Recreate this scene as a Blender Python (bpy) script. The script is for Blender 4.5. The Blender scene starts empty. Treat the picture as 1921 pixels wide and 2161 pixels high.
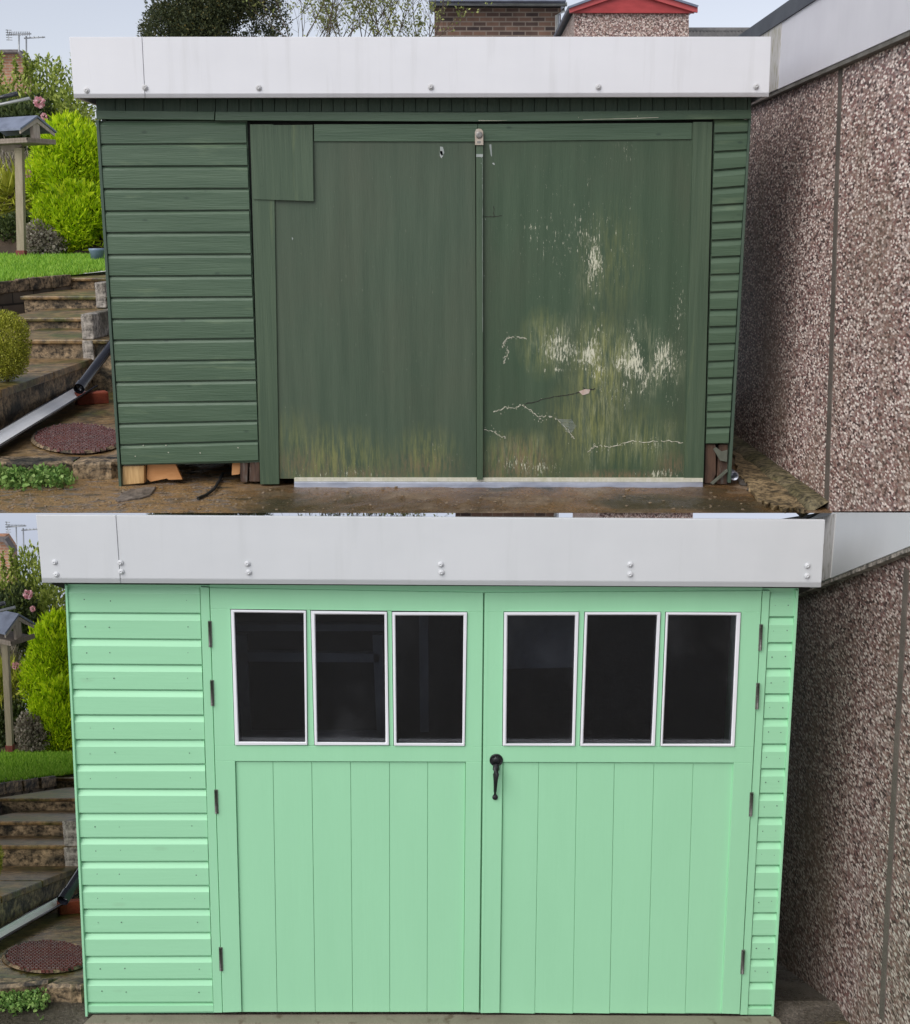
import bpy, math, random
from mathutils import Vector
random.seed(7)
R = math.radians
C = bpy.context.scene.collection

# ------------------------------------------------------------------ camera, sky, sun, exposure
F = 2400.0                     # focal length in photo pixels (photo 1921 x 2161)
TH = R(13.71)                  # the camera looks down a little
CZ = 3.5                       # camera height above the yard in front of the mint shed
CT, ST = math.cos(TH), math.sin(TH)
cam_d = bpy.data.cameras.new('camera')
cam = bpy.data.objects.new('camera', cam_d); C.objects.link(cam)
cam.location = (0, 0, CZ); cam.rotation_euler = (R(90) - TH, 0, 0)
cam_d.sensor_fit = 'HORIZONTAL'; cam_d.sensor_width = 36; cam_d.lens = 36 * F / 1921
cam_d.clip_start = 0.05; cam_d.clip_end = 500
bpy.context.scene.camera = cam

SUN_EL, SUN_AZ = 46, 216
w = bpy.data.worlds.new('World'); bpy.context.scene.world = w; w.use_nodes = True
nt = w.node_tree; bg = nt.nodes['Background']
sky = nt.nodes.new('ShaderNodeTexSky'); sky.sky_type = 'NISHITA'; sky.sun_disc = False
sky.sun_elevation = R(SUN_EL); sky.sun_rotation = R(SUN_AZ); sky.air_density = 1.0; sky.dust_density = 1.0; sky.ozone_density = 1.5
tcw = nt.nodes.new('ShaderNodeTexCoord'); sp = nt.nodes.new('ShaderNodeSeparateXYZ'); ab = nt.nodes.new('ShaderNodeMath'); ab.operation = 'ABSOLUTE'
cb = nt.nodes.new('ShaderNodeCombineXYZ'); hs = nt.nodes.new('ShaderNodeHueSaturation'); hs.inputs['Saturation'].default_value = 0.36
nt.links.new(tcw.outputs['Generated'], sp.inputs[0]); nt.links.new(sp.outputs[0], cb.inputs[0]); nt.links.new(sp.outputs[1], cb.inputs[1])
nt.links.new(sp.outputs[2], ab.inputs[0]); nt.links.new(ab.outputs[0], cb.inputs[2]); nt.links.new(cb.outputs[0], sky.inputs['Vector'])
nt.links.new(sky.outputs[0], hs.inputs['Color']); tn = nt.nodes.new('ShaderNodeMix'); tn.data_type = 'RGBA'; tn.blend_type = 'MULTIPLY'; tn.inputs[0].default_value = 1; tn.inputs[7].default_value = (1.0, .985, 1.03, 1)
nt.links.new(hs.outputs[0], tn.inputs[6]); nt.links.new(tn.outputs[2], bg.inputs['Color'])
bg.inputs['Strength'].default_value = 0.10
sd = bpy.data.lights.new('sun', 'SUN'); sd.energy = 1.6; sd.angle = R(50); sd.color = (1, .97, .93)
so = bpy.data.objects.new('sun', sd); C.objects.link(so); so.rotation_euler = (R(90 - SUN_EL), 0, R(-(SUN_AZ - 180)))
vs = bpy.context.scene.view_settings
vs.view_transform = 'Standard'; vs.look = 'None'; vs.exposure = 0.50; vs.gamma = 1

# ------------------------------------------------------------------ placing helpers
def ray(u, v):
    du, dv = (u - 960.5) / F, (v - 1080.5) / F
    den = CT - dv * ST
    return du / den, (ST + dv * CT) / den          # X per metre of Y, drop per metre of Y
def P(u, v, Y):
    a, t = ray(u, v); return Vector((Y * a, Y, CZ - Y * t))
def PX(u, v, X):
    a, t = ray(u, v); Y = X / a; return Vector((X, Y, CZ - Y * t))
def PG(u, v, pl):
    z0, Y0, s = pl; a, t = ray(u, v); Y = (CZ - z0 + s * Y0) / (t + s); return Vector((Y * a, Y, CZ - Y * t))
def lerp(a, b, t): return a + (b - a) * t

class MB:
    def __init__(s): s.v = []; s.f = []; s.m = []; s.sm = []
    def add(s, vs, fs, m=0, smooth=False):
        n = len(s.v); s.v += [tuple(p) for p in vs]
        for f in fs: s.f.append(tuple(i + n for i in f)); s.m.append(m); s.sm.append(smooth)
    def prism(s, poly, ext, m=0):
        n = len(poly); ext = Vector(ext); p = [Vector(q) for q in poly]
        s.add(p + [q + ext for q in p], [tuple(range(n)), tuple(range(2 * n - 1, n - 1, -1))] +
              [(i, i + n, (i + 1) % n + n, (i + 1) % n) for i in range(n)], m)
    def px(s, poly, Y, t=.02, m=0): s.prism([P(u, v, Y) for u, v in poly], (0, t, 0), m)
    def box(s, a, b, m=0):
        (x0, y0, z0), (x1, y1, z1) = a, b
        s.prism([(x0, y0, z0), (x1, y0, z0), (x1, y0, z1), (x0, y0, z1)], (0, y1 - y0, 0), m)
    def hexa(s, p, m=0): s.add(p, [(0, 1, 2, 3), (7, 6, 5, 4), (0, 4, 5, 1), (1, 5, 6, 2), (2, 6, 7, 3), (3, 7, 4, 0)], m)
    def tube(s, path, r, n=8, m=0, cap=True):
        path = [Vector(p) for p in path]; rs = r if isinstance(r, (list, tuple)) else [r] * len(path); vs = []
        for i, p in enumerate(path):
            d = (path[min(i + 1, len(path) - 1)] - path[max(i - 1, 0)]).normalized()
            a = d.cross(Vector((0, 0, 1)) if abs(d.z) < .9 else Vector((1, 0, 0))).normalized(); b = d.cross(a)
            for k in range(n):
                an = 2 * math.pi * k / n; vs.append(p + (a * math.cos(an) + b * math.sin(an)) * rs[i])
        fs = [(i * n + k, i * n + (k + 1) % n, (i + 1) * n + (k + 1) % n, (i + 1) * n + k) for i in range(len(path) - 1) for k in range(n)]
        if cap: fs += [tuple(range(n)), tuple(range(len(vs) - 1, len(vs) - n - 1, -1))]
        s.add(vs, fs, m, True)
    def lathe(s, c, prof, axis='Y', n=16, m=0):           # prof: (radius, offset along -Y or +Z)
        c = Vector(c); vs = []
        for r, h in prof:
            for k in range(n):
                an = 2 * math.pi * k / n; x, y = r * math.cos(an), r * math.sin(an)
                vs.append(c + (Vector((x, -h, y)) if axis == 'Y' else Vector((x, y, h))))
        L = len(prof)
        fs = [(i * n + k, i * n + (k + 1) % n, (i + 1) * n + (k + 1) % n, (i + 1) * n + k) for i in range(L - 1) for k in range(n)]
        fs.append(tuple(range(len(vs) - n, len(vs)))); fs.append(tuple(range(n - 1, -1, -1)))
        s.add(vs, fs, m, True)
    def ribbon(s, pts, wd, Y, m=0):                       # thin raised streak of something on a facade at depth Y
        for (a, b, c, d) in [(pts[i], pts[i + 1], wd * random.uniform(.15, .8), wd * random.uniform(.15, .8)) for i in range(len(pts) - 1)]:
            if m == 1 and random.random() < .12: continue
            if m == 1 and random.random() < .55:
                fu, fv = a[0] + random.gauss(0, 4), a[1] + random.gauss(1, 5); fr = random.uniform(.4, 1.5)
                s.px([(fu - fr * .6, fv - fr), (fu + fr * .7, fv - fr * .5), (fu + fr * .4, fv + fr * 1.3)], Y, .0012, m)
            dx, dy = b[0] - a[0], b[1] - a[1]; L = math.hypot(dx, dy) or 1; nx, ny = -dy / L / 2, dx / L / 2
            s.px([(a[0] + nx * c, a[1] + ny * c), (b[0] + nx * d, b[1] + ny * d), (b[0] - nx * d, b[1] - ny * d), (a[0] - nx * c, a[1] - ny * c)], Y, .0012, m)
    def build(s, name, mats, parent=None, loc=None, bevel=0, **tags):
        off = Vector(ORG[parent.name]) if parent else Vector(loc if loc is not None else (0, 0, 0))
        me = bpy.data.meshes.new(name)
        me.from_pydata([(x - off.x, y - off.y, z - off.z) for x, y, z in s.v], [], s.f)
        for m in (mats if isinstance(mats, (list, tuple)) else [mats]): me.materials.append(m)
        me.polygons.foreach_set('material_index', s.m); me.polygons.foreach_set('use_smooth', s.sm); me.update()
        o = bpy.data.objects.new(name, me); C.objects.link(o)
        if parent: o.parent = parent
        else: o.location = off
        ORG[o.name] = off
        if bevel:
            b = o.modifiers.new('bevel', 'BEVEL'); b.width = bevel; b.segments = 2; b.limit_method = 'ANGLE'; b.angle_limit = R(40)
        tag(o, **tags); return o
ORG = {}
def tag(o, label=None, cat=None, group=None, kind=None):
    for k, x in (('label', label), ('category', cat), ('group', group), ('kind', kind)):
        if x: o[k] = x
def thing(name, loc, label, cat, group=None):
    o = bpy.data.objects.new(name, None); C.objects.link(o); o.location = loc; o.empty_display_size = .1
    ORG[o.name] = Vector(loc); tag(o, label, cat, group); return o
def copy_tree(o, parent=None):
    c = o.copy(); C.objects.link(c); c.parent = parent; ORG[c.name] = Vector(ORG[o.name])
    for ch in [x for x in C.objects if x.parent == o]: copy_tree(ch, c)
    return c

# ------------------------------------------------------------------ materials
class NT:
    def __init__(s, name):
        s.mat = bpy.data.materials.new(name); s.mat.use_nodes = True; s.t = s.mat.node_tree; s.bs = s.t.nodes['Principled BSDF']
        s.tc = s.t.nodes.new('ShaderNodeTexCoord'); s.o = s.tc.outputs['Object']
    def nd(s, typ, ins={}, **kw):
        n = s.t.nodes.new(typ)
        for k, x in kw.items(): setattr(n, k, x)
        for k, x in ins.items():
            if isinstance(x, bpy.types.NodeSocket): s.t.links.new(x, n.inputs[k])
            else: n.inputs[k].default_value = x
        return n
    def scale(s, xyz, rot=None): return s.nd('ShaderNodeMapping', {'Vector': s.o, 'Scale': xyz, **({'Rotation': rot} if rot else {})}).outputs[0]
    def noise(s, vec, sc=1, det=4, rough=.55, out='Fac', dist=0): return s.nd('ShaderNodeTexNoise', {'Vector': vec, 'Scale': sc, 'Detail': det, 'Roughness': rough, 'Distortion': dist}).outputs[out]
    def math(s, op, a, b=0.0, c=0.0, clamp=False): return s.nd('ShaderNodeMath', {0: a, 1: b, 2: c}, operation=op, use_clamp=clamp).outputs[0]
    def rng(s, x, a, b, c=0.0, d=1.0): return s.nd('ShaderNodeMapRange', {0: x, 1: a, 2: b, 3: c, 4: d}).outputs[0]
    def mix(s, f, a, b, mode='MIX'):
        n = s.nd('ShaderNodeMix', data_type='RGBA', blend_type=mode)
        for i, x in ((0, f), (6, a), (7, b)):
            if isinstance(x, bpy.types.NodeSocket): s.t.links.new(x, n.inputs[i])
            else: n.inputs[i].default_value = (x if i == 0 else (*x, 1))
        return n.outputs[2]
    def ramp(s, f, stops, interp='LINEAR'):
        n = s.nd('ShaderNodeValToRGB', {0: f}); e = n.color_ramp; e.interpolation = interp
        while len(e.elements) < len(stops): e.elements.new(.5)
        for el, (p, c) in zip(e.elements, stops): el.position = p; el.color = (*c, 1)
        return n.outputs[0]
    def done(s, col, rough=.6, bump=None, bs=.3, bd=.01, spec=.4, metal=0):
        b = s.bs
        for k, x in (('Base Color', col), ('Roughness', rough), ('Metallic', metal), ('Specular IOR Level', spec)):
            if isinstance(x, bpy.types.NodeSocket): s.t.links.new(x, b.inputs[k])
            elif isinstance(x, tuple): b.inputs[k].default_value = (*x, 1)
            else: b.inputs[k].default_value = x
        if bump is not None:
            n = s.nd('ShaderNodeBump', {'Height': bump, 'Strength': bs, 'Distance': bd}); s.t.links.new(n.outputs[0], b.inputs['Normal'])
        return s.mat
def M2(name, c1, c2, sc=(8, 8, 8), rough=.6, bs=.2, fine=(60, 60, 60), c3=None, t3=(.58, .72), sc3=(4, 4, 4), spec=.4, metal=0, lo=.35, hi=.68, mot=0, msc=(22, 22, 22), gr=.22, knots=None):
    n = NT(name); f = n.rng(n.noise(n.scale(sc)), lo, hi); col = n.mix(f, c1, c2)
    if c3: col = n.mix(n.rng(n.noise(n.scale(sc3), det=6), *t3), col, c3)
    if mot: q = n.noise(n.scale(msc), det=7, rough=.7); col = n.mix(mot, col, n.ramp(q, [(.39, (.08, .08, .08)), (.50, (.48, .48, .48)), (.61, (.88, .88, .88))]), 'OVERLAY')
    if knots:
        vk = n.nd('ShaderNodeTexVoronoi', {'Vector': n.scale(knots[0]), 'Scale': 1.0, 'Randomness': 1.0}); rk = n.nd('ShaderNodeSeparateColor', {0: vk.outputs['Color']}).outputs[0]
        kf = n.math('MULTIPLY', n.rng(vk.outputs['Distance'], .05, .13, 1, 0), n.rng(rk, .45, .5)); col = n.mix(n.math('MULTIPLY', kf, .75), col, knots[1])
    g = n.noise(n.scale(fine), det=3); col = n.mix(gr, col, n.mix(g, (.35, .35, .35), (.66, .66, .66)), 'OVERLAY')
    return n.done(col, rough, g, bs, .006, spec, metal)

m_fascia = M2('white_upvc', (.775, .78, .80), (.73, .735, .755), (1.5, 1.5, 3), .38, .03, (14, 14, 2), c3=(.60, .60, .60), t3=(.56, .9), sc3=(14, 3, 1.0))
m_fascia_b = M2('white_upvc_grey', (.68, .70, .71), (.64, .66, .67), (1.5, 1.5, 3), .35, .02, (10, 10, 3), c3=(.58, .60, .60), t3=(.58, .9), sc3=(12, 3, 1.0))
m_fascia_g = M2('white_upvc_stained', (.72, .71, .74), (.66, .65, .68), (2, 2, 3), .45, .04, (20, 20, 4), c3=(.50, .49, .44), t3=(.62, .85), sc3=(4, 4, 1.2))
m_green_h = M2('old_green_paint_boards', (.060, .106, .062), (.085, .138, .084), (1.6, 20, 22), .40, .35, (7, 60, 160), gr=.13, knots=((7, 1, 15), (.035, .065, .042)), c3=(.15, .21, .12), t3=(.60, .8), sc3=(2.5, 20, 16))
m_green_v = M2('old_green_paint_upright', (.056, .092, .054), (.078, .118, .070), (40, 20, 1.6), .5, .3, (160, 60, 6), c3=(.16, .20, .09), t3=(.60, .8), sc3=(14, 20, 1.4))
m_green_d = M2('old_green_paint_frieze', (.052, .088, .062), (.074, .110, .078), (40, 20, 3), .6, .3, (120, 60, 8))
m_mint_h = M2('mint_paint_boards', (.365, .735, .447), (.35, .71, .43), (2, 20, 22), .42, .10, gr=.10, knots=((3, 1, 9), (.33, .64, .39)), fine=(5, 60, 130))
m_mint_v = M2('mint_paint_upright', (.365, .735, .447), (.352, .712, .432), (6, 6, 1.2), .4, .06, (90, 60, 4), gr=.07)
m_dark = M2('near_black', (.012, .013, .013), (.02, .021, .02), rough=.7)  # plain near-black, also used to paint shade in the door gaps
m_felt = M2('roofing_felt', (.06, .068, .08), (.10, .11, .125), (3, 3, 3), .7, .4, (200, 200, 200))
m_galv = M2('galvanised_steel', (.45, .47, .52), (.30, .32, .37), (6, 6, 30), .35, .1, (40, 40, 40), metal=.75)
m_steel = M2('bare_hinge_steel', (.30, .29, .27), (.18, .17, .15), (30, 30, 20), .42, .1, metal=.6)
m_cream = M2('bare_cream_paint', (.62, .60, .50), (.50, .49, .36), (60, 60, 20), .7)
m_screwcap = M2('screw_cap', (.62, .62, .62), (.50, .50, .49), (30, 30, 30), .4, .1)
m_iron = M2('black_cast_iron', (.008, .008, .010), (.016, .016, .018), (40, 40, 40), .42, .3, (150, 150, 150), spec=.5)
m_white = M2('white_bead_paint', (.88, .89, .92), (.85, .86, .89), (3, 3, 3), .35, .03)
m_wood_pale = M2('split_pale_timber', (.66, .44, .20), (.36, .20, .07), (45, 20, 5), .65, .5, (120, 60, 10))
m_wood_orange = M2('fresh_orange_plywood', (.66, .34, .14), (.50, .23, .08), (6, 10, 18), .6, .3, (20, 20, 70))
m_wood_rot = M2('rotten_brown_timber', (.12, .07, .045), (.05, .03, .022), (40, 20, 6), .7, .5, (120, 60, 12), c3=(.20, .19, .17), t3=(.55, .7), sc3=(30, 20, 5))
m_wood_grey = M2('weathered_grey_timber', (.30, .25, .20), (.20, .16, .125), (30, 30, 5), .75, .4, (90, 90, 10))
m_wood_light = M2('pale_weathered_timber', (.52, .45, .37), (.38, .32, .255), (30, 30, 5), .75, .4, (90, 90, 10))
m_conc = M2('weathered_concrete', (.36, .33, .29), (.24, .215, .18), (7, 7, 7), .8, .6, (90, 90, 90), c3=(.075, .068, .04), t3=(.5, .68), sc3=(3, 3, 3), mot=.8)
m_slab = M2('wet_mossy_paving', (.175, .105, .038), (.26, .175, .09), (6, 6, 6), .32, .5, (60, 60, 60), c3=(.075, .075, .018), t3=(.47, .62), sc3=(3, 3, 3), mot=.8, msc=(16, 16, 16))
m_stone = M2('dark_garden_stone', (.28, .20, .115), (.11, .082, .05), (9, 9, 12), .6, .9, (50, 50, 50), c3=(.032, .028, .018), t3=(.5, .62), sc3=(5, 5, 7), mot=1.0, msc=(26, 26, 30))
m_black = M2('black_pipe_plastic', (.010, .011, .016), (.016, .017, .024), rough=.18, bs=.02, spec=.6)
m_chan = M2('pale_gutter_plastic', (.90, .91, .92), (.80, .81, .81), (5, 5, 5), .35, .05)
m_red = M2('red_clay_brick', (.30, .065, .03), (.19, .035, .018), (20, 20, 20), .6, .5)
m_slate = M2('blue_grey_slate', (.20, .23, .30), (.13, .15, .20), (6, 6, 6), .4, .2)
m_bark = M2('bark', (.13, .10, .07), (.06, .045, .03), (20, 20, 6), .85, .6)
m_redpaint = M2('red_barge_paint', (.42, .05, .05), (.33, .035, .035), (6, 6, 20), .45, .1)
m_pot = M2('blue_glazed_pot', (.20, .27, .36), (.14, .20, .28), (8, 8, 8), .3, .1)
m_alum = M2('dull_aluminium', (.40, .42, .42), (.30, .31, .31), rough=.4, metal=.4)
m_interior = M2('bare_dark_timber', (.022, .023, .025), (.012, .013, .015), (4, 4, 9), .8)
m_reflection = M2('reflection_grey', (.17, .175, .19), (.10, .105, .115), (3, 3, 2), .7)  # grey of the shapes added to imitate reflections in the panes

def pebble(name, tone=1.0, sc=95, ys=.45):
    n = NT(name)
    vo = n.nd('ShaderNodeTexVoronoi', {'Vector': n.scale((1, ys, 1)), 'Scale': sc, 'Randomness': 1.0})
    h = n.nd('ShaderNodeSeparateColor', {0: vo.outputs['Color']}).outputs[0]
    t = tone
    col = n.ramp(h, [(0, (.05 * t, .034 * t, .033 * t)), (.14, (.15 * t, .085 * t, .08 * t)), (.32, (.24 * t, .165 * t, .145 * t)), (.50, (.38 * t, .305 * t, .285 * t)),
                     (.66, (.21 * t, .17 * t, .165 * t)), (.78, (.46 * t, .405 * t, .385 * t)), (.92, (.50 * t, .465 * t, .44 * t))], 'CONSTANT')
    edge = n.rng(vo.outputs['Distance'], .36, .68, 0, .5)
    col = n.mix(edge, col, (.05 * t, .04 * t, .037 * t))
    big = n.noise(n.scale((2.2, 2.2, 1.3)), det=5); col = n.mix(n.rng(big, .48, .70, 0, .5), col, (.13 * t, .10 * t, .075 * t))
    col = n.mix(1.0, col, (1.0, .945, .885), 'MULTIPLY')
    return n.done(col, .55, vo.outputs['Distance'], -.9, .006, .3)
m_pebble = pebble('pebbledash_pink', 2.05, 108)
m_pebble_far = pebble('pebbledash_pale', 1.7, 70, 1)
m_pebble_low = pebble('pebbledash_brown', 1.38, 114)

def brickmat(name, c1, c2, mo, sc, w=.225, h=.075, sw=(1, 0, 1)):
    n = NT(name); sx = n.nd('ShaderNodeSeparateXYZ', {0: n.o}).outputs
    xy = n.math('ADD', sx[0], sx[1]); ve = n.nd('ShaderNodeCombineXYZ', {0: xy, 1: sx[2]}).outputs[0]
    b = n.nd('ShaderNodeTexBrick', {'Vector': ve, 'Color1': (*c1, 1), 'Color2': (*c2, 1), 'Mortar': (*mo, 1), 'Scale': sc, 'Mortar Size': .012, 'Mortar Smooth': .3, 'Bias': 0, 'Brick Width': w, 'Row Height': h})
    col = n.mix(.5, b.outputs[0], n.ramp(n.noise(n.scale((5, 5, 5))), [(.3, (.3, .3, .3)), (.7, (.7, .7, .7))]), 'OVERLAY')
    return n.done(col, .8, b.outputs['Fac'], -.4, .01)
m_brick = brickmat('brown_brick', (.20, .115, .08), (.055, .038, .036), (.25, .20, .16), 1.0)
m_brick_o = brickmat('orange_brick', (.40, .20, .11), (.30, .14, .08), (.36, .28, .2), 1.0)
m_wallstone = brickmat('coursed_garden_stone', (.20, .155, .11), (.10, .08, .055), (.035, .03, .02), 1.0, .42, .14)

def leafmat(name, stops, rough=.5, trans=.25):
    n = NT(name); g = n.nd('ShaderNodeNewGeometry')
    col = n.ramp(g.outputs['Random Per Island'], stops); n.done(col, rough, spec=.25)
    tr = n.nd('ShaderNodeBsdfTranslucent', {'Color': col}); mx = n.nd('ShaderNodeMixShader', {0: trans, 1: n.bs.outputs[0], 2: tr.outputs[0]})
    n.t.links.new(mx.outputs[0], n.t.nodes['Material Output'].inputs[0]); return n.mat
m_gold = leafmat('golden_conifer_sprays', [(0, (.06, .12, .004)), (.14, (.26, .42, .006)), (.5, (.52, .74, .010)), (1, (.80, .92, .035))], trans=.38)
m_hedge = leafmat('light_hedge_leaves', [(0, (.10, .15, .03)), (.5, (.30, .38, .06)), (1, (.52, .58, .15))])
m_shrub = leafmat('dark_shrub_leaves', [(0, (.025, .04, .016)), (.6, (.07, .10, .03)), (1, (.15, .19, .06))])
m_shrub_y = leafmat('yellow_shrub_leaves', [(0, (.14, .17, .02)), (.5, (.40, .42, .04)), (1, (.62, .62, .12))])
m_yew = leafmat('dark_conifer_leaves', [(0, (.030, .042, .020)), (.5, (.065, .08, .035)), (.9, (.11, .125, .05)), (1, (.20, .15, .04))])
m_bud = leafmat('spring_buds', [(0, (.16, .20, .05)), (1, (.40, .42, .14))])
m_dry = leafmat('dry_seedheads', [(0, (.16, .13, .10)), (.6, (.36, .32, .25)), (1, (.5, .46, .38))])
m_grass = leafmat('lawn_blades', [(0, (.09, .22, .012)), (.5, (.20, .42, .025)), (1, (.36, .56, .07))])
m_weed = leafmat('weed_leaves', [(0, (.08, .17, .04)), (.6, (.22, .38, .09)), (1, (.40, .54, .18))])
m_rose = leafmat('pink_petals', [(0, (.70, .30, .36)), (1, (.85, .60, .62))])

def groundmat(name, a, b, c, d, tan=None):
    n = NT(name); v = n.scale((1, 1, 1)); f1 = n.noise(v, 2.2, 6, .6, dist=.4); f2 = n.noise(v, 5.5, 6, .65); f3 = n.noise(v, 95, 5, .75)
    col = n.mix(n.rng(f1, .38, .62), a, b); col = n.mix(n.rng(f2, .50, .64), col, c)
    col = n.mix(n.rng(n.noise(v, 1.4, 5, dist=.6), .52, .62), col, d)
    if tan is not None:
        vt = n.nd('ShaderNodeMapping', {'Vector': n.o, 'Rotation': (0, 0, -.7), 'Scale': (3.2, 6, 3)}).outputs[0]; q1 = n.noise(vt, 1.2, 7, .7, dist=.8); q2 = n.noise(vt, 3.1, 6, .7)
        tc = n.mix(n.rng(q1, .36, .62), (.42, .27, .125), (.31, .18, .07)); tc = n.mix(n.rng(q2, .5, .62), tc, (.26, .225, .20)); tc = n.mix(n.rng(n.noise(vt, 2.2, 6), .56, .66), tc, (.11, .085, .05))
        sx = n.nd('ShaderNodeSeparateXYZ', {0: n.o}).outputs[0]; col = n.mix(n.rng(n.math('ADD', sx, n.math('MULTIPLY', f1, .35)), tan - .12, tan + .12), tc, col)
    col = n.mix(.8, col, n.ramp(f3, [(.36, (.16, .16, .16)), (.64, (.84, .84, .84))]), 'OVERLAY')
    return n.done(col, n.rng(f2, .3, .7, .14, .42), n.math('ADD', f2, n.math('MULTIPLY', f3, .8)), .9, .02)
m_ground = groundmat('wet_brown_concrete', (.11, .060, .022), (.24, .13, .048), (.28, .20, .13), (.065, .050, .020), tan=-.85)
m_ground2 = groundmat('wet_dark_concrete', (.10, .085, .065), (.15, .13, .10), (.19, .165, .135), (.06, .052, .035))
m_joint = M2('grey_joint_mortar', (.15, .125, .105), (.10, .085, .07), (9, 9, 9), .8, .3)
m_sill = M2('grey_brown_concrete_sill', (.24, .21, .16), (.19, .165, .125), (4, 4, 4), .75, .5, (120, 120, 120), c3=(.13, .10, .07), t3=(.60, .7), sc3=(14, 14, 30))
m_soil = M2('dark_soil', (.05, .035, .022), (.08, .055, .035), (5, 5, 5), .9, .8, (40, 40, 40))
m_turf = M2('turf_base', (.10, .19, .02), (.14, .24, .03), (6, 6, 6), .9, .5)
m_moss = M2('mossy_kerb_concrete', (.10, .085, .04), (.16, .13, .08), (7, 7, 7), .7, .9, (60, 60, 60), c3=(.06, .055, .02), t3=(.45, .65), mot=.9, msc=(30, 30, 30))

# worn plywood: streaks, bare flakes and algae around given spots
def plywood(name, org, spots, algae, base1, base2, browns=(), pale=()):
    n = NT(name); org = Vector(org)
    st = n.noise(n.scale((16, 16, .9)), det=6, rough=.65); br = n.noise(n.scale((2.3, 2.3, 1.2)), det=5)
    col = n.mix(n.rng(st, .35, .68), base1, base2)
    col = n.mix(n.rng(br, .42, .72, 0, .40), col, (.085, .088, .056))
    def field(lst):
        tot = None
        for (p, rx, rz, k) in lst:
            q = Vector(p) - org
            m = n.nd('ShaderNodeMapping', {'Vector': n.o, 'Location': (-q.x / rx, 0, -q.z / rz), 'Scale': (1 / rx, 0, 1 / rz)}).outputs[0]
            L = n.nd('ShaderNodeVectorMath', {0: m}, operation='LENGTH').outputs['Value']
            g = n.rng(L, 0.0, 1.0, k, 0.0); tot = g if tot is None else n.math('MAXIMUM', tot, g)
        return tot
    al = field(algae); sA = n.noise(n.scale((48, 20, 5)), det=8, rough=.78)
    col = n.mix(n.math('MULTIPLY', n.rng(sA, .42, .62), al, clamp=True), col, (.27, .28, .09))
    if browns: col = n.mix(n.math('MULTIPLY', n.rng(n.noise(n.scale((70, 20, 12)), det=8, rough=.8), .44, .56), field(browns), clamp=True), col, (.20, .145, .085))
    if browns and pale: col = n.mix(n.math('MULTIPLY', n.math('MULTIPLY', n.rng(n.noise(n.scale((80, 20, 6)), det=8, rough=.84), .46, .62), n.rng(n.noise(n.scale((11, 10, 4)), det=5, rough=.6), .42, .60)), field(pale), clamp=True), col, (.50, .52, .32))
    wf = field(spots); sW = n.noise(n.scale((125, 30, 26)), det=8, rough=.8); s2 = n.noise(n.scale((7, 10, 3)), det=4)
    x = n.math('ADD', sW, n.math('MULTIPLY', wf, n.rng(s2, .34, .60, .03, .26)))
    fl = n.rng(x, .655, .70); col = n.mix(fl, col, (.60, .60, .46))
    gr = n.noise(n.scale((160, 60, 14)), det=3)
    col = n.mix(.2, col, n.mix(gr, (.3, .3, .3), (.7, .7, .7)), 'OVERLAY')
    return n.done(col, n.rng(fl, 0, 1, .48, .8), n.math('SUBTRACT', gr, fl), .25, .004)

def glassmat():
    n = NT('tinted_glass'); t = n.t; out = t.nodes['Material Output']
    tr = n.nd('ShaderNodeBsdfTransparent', {'Color': (.66, .69, .74, 1)}); gl = n.nd('ShaderNodeBsdfGlossy', {'Color': (1, 1, 1, 1), 'Roughness': n.rng(n.noise(n.scale((4, 4, 3)), det=5), .35, .7, .06, .5)})
    fr = n.nd('ShaderNodeFresnel', {'IOR': 1.52}); mx = n.nd('ShaderNodeMixShader', {0: fr.outputs[0], 1: tr.outputs[0], 2: gl.outputs[0]})
    t.links.new(mx.outputs[0], out.inputs[0]); return n.mat
m_glass = glassmat()

# ------------------------------------------------------------------ shared builders for the two sheds
def clad(mb, xl, xr, yl, yr, Y, k=.28, dl=.012, gap=2.5, nails=()):
    for i in range(len(yl) - 1):
        gt = 0 if i == 0 else .6
        a, b = yl[i] + gt, yl[i + 1] - gap; c, d = yr[i] + gt, yr[i + 1] - gap
        jl, jr = random.uniform(-.4, .8), random.uniform(-.8, .4)
        dy = random.uniform(-.0015, .0015)
        prof = []
        for f, yy in ((1, Y + .016), (1, Y + dy), (k, Y + dy), (k * .92, Y + dy + .0012), (0, Y + dl), (0, Y + .016)):
            vl, vr = lerp(a, b, f), lerp(c, d, f)
            prof.append((P(xl(vl) + jl, vl, yy), P(xr(vr) + jr, vr, yy)))
        n = len(prof); vs = [p for pr in prof for p in pr]
        fs = [(2 * j, 2 * j + 1, 2 * j + 3, 2 * j + 2) for j in range(n - 1)] + [(2 * n - 2, 2 * n - 1, 1, 0)]
        fs += [tuple(2 * j for j in range(n)), tuple(2 * j + 1 for j in reversed(range(n)))]
        mb.add(vs, fs)
        for t in nails:
            if b - a < 30: continue
            f = .55 + random.uniform(-.04, .04); tt = t + random.uniform(-.012, .012)
            vl, vr = lerp(a, b, f), lerp(c, d, f); u = lerp(xl(vl), xr(vr), tt); v = lerp(vl, vr, tt); r = random.choice((1.0, 1.3, 1.6))
            mb.px([(u + r * math.cos(q), v + r * math.sin(q)) for q in [x * math.pi / 3 for x in range(6)]], Y - .0012, .002, 1)
def lin(v0, x0, v1, x1): return lambda v: x0 + (x1 - x0) * (v - v0) / (v1 - v0)
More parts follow.
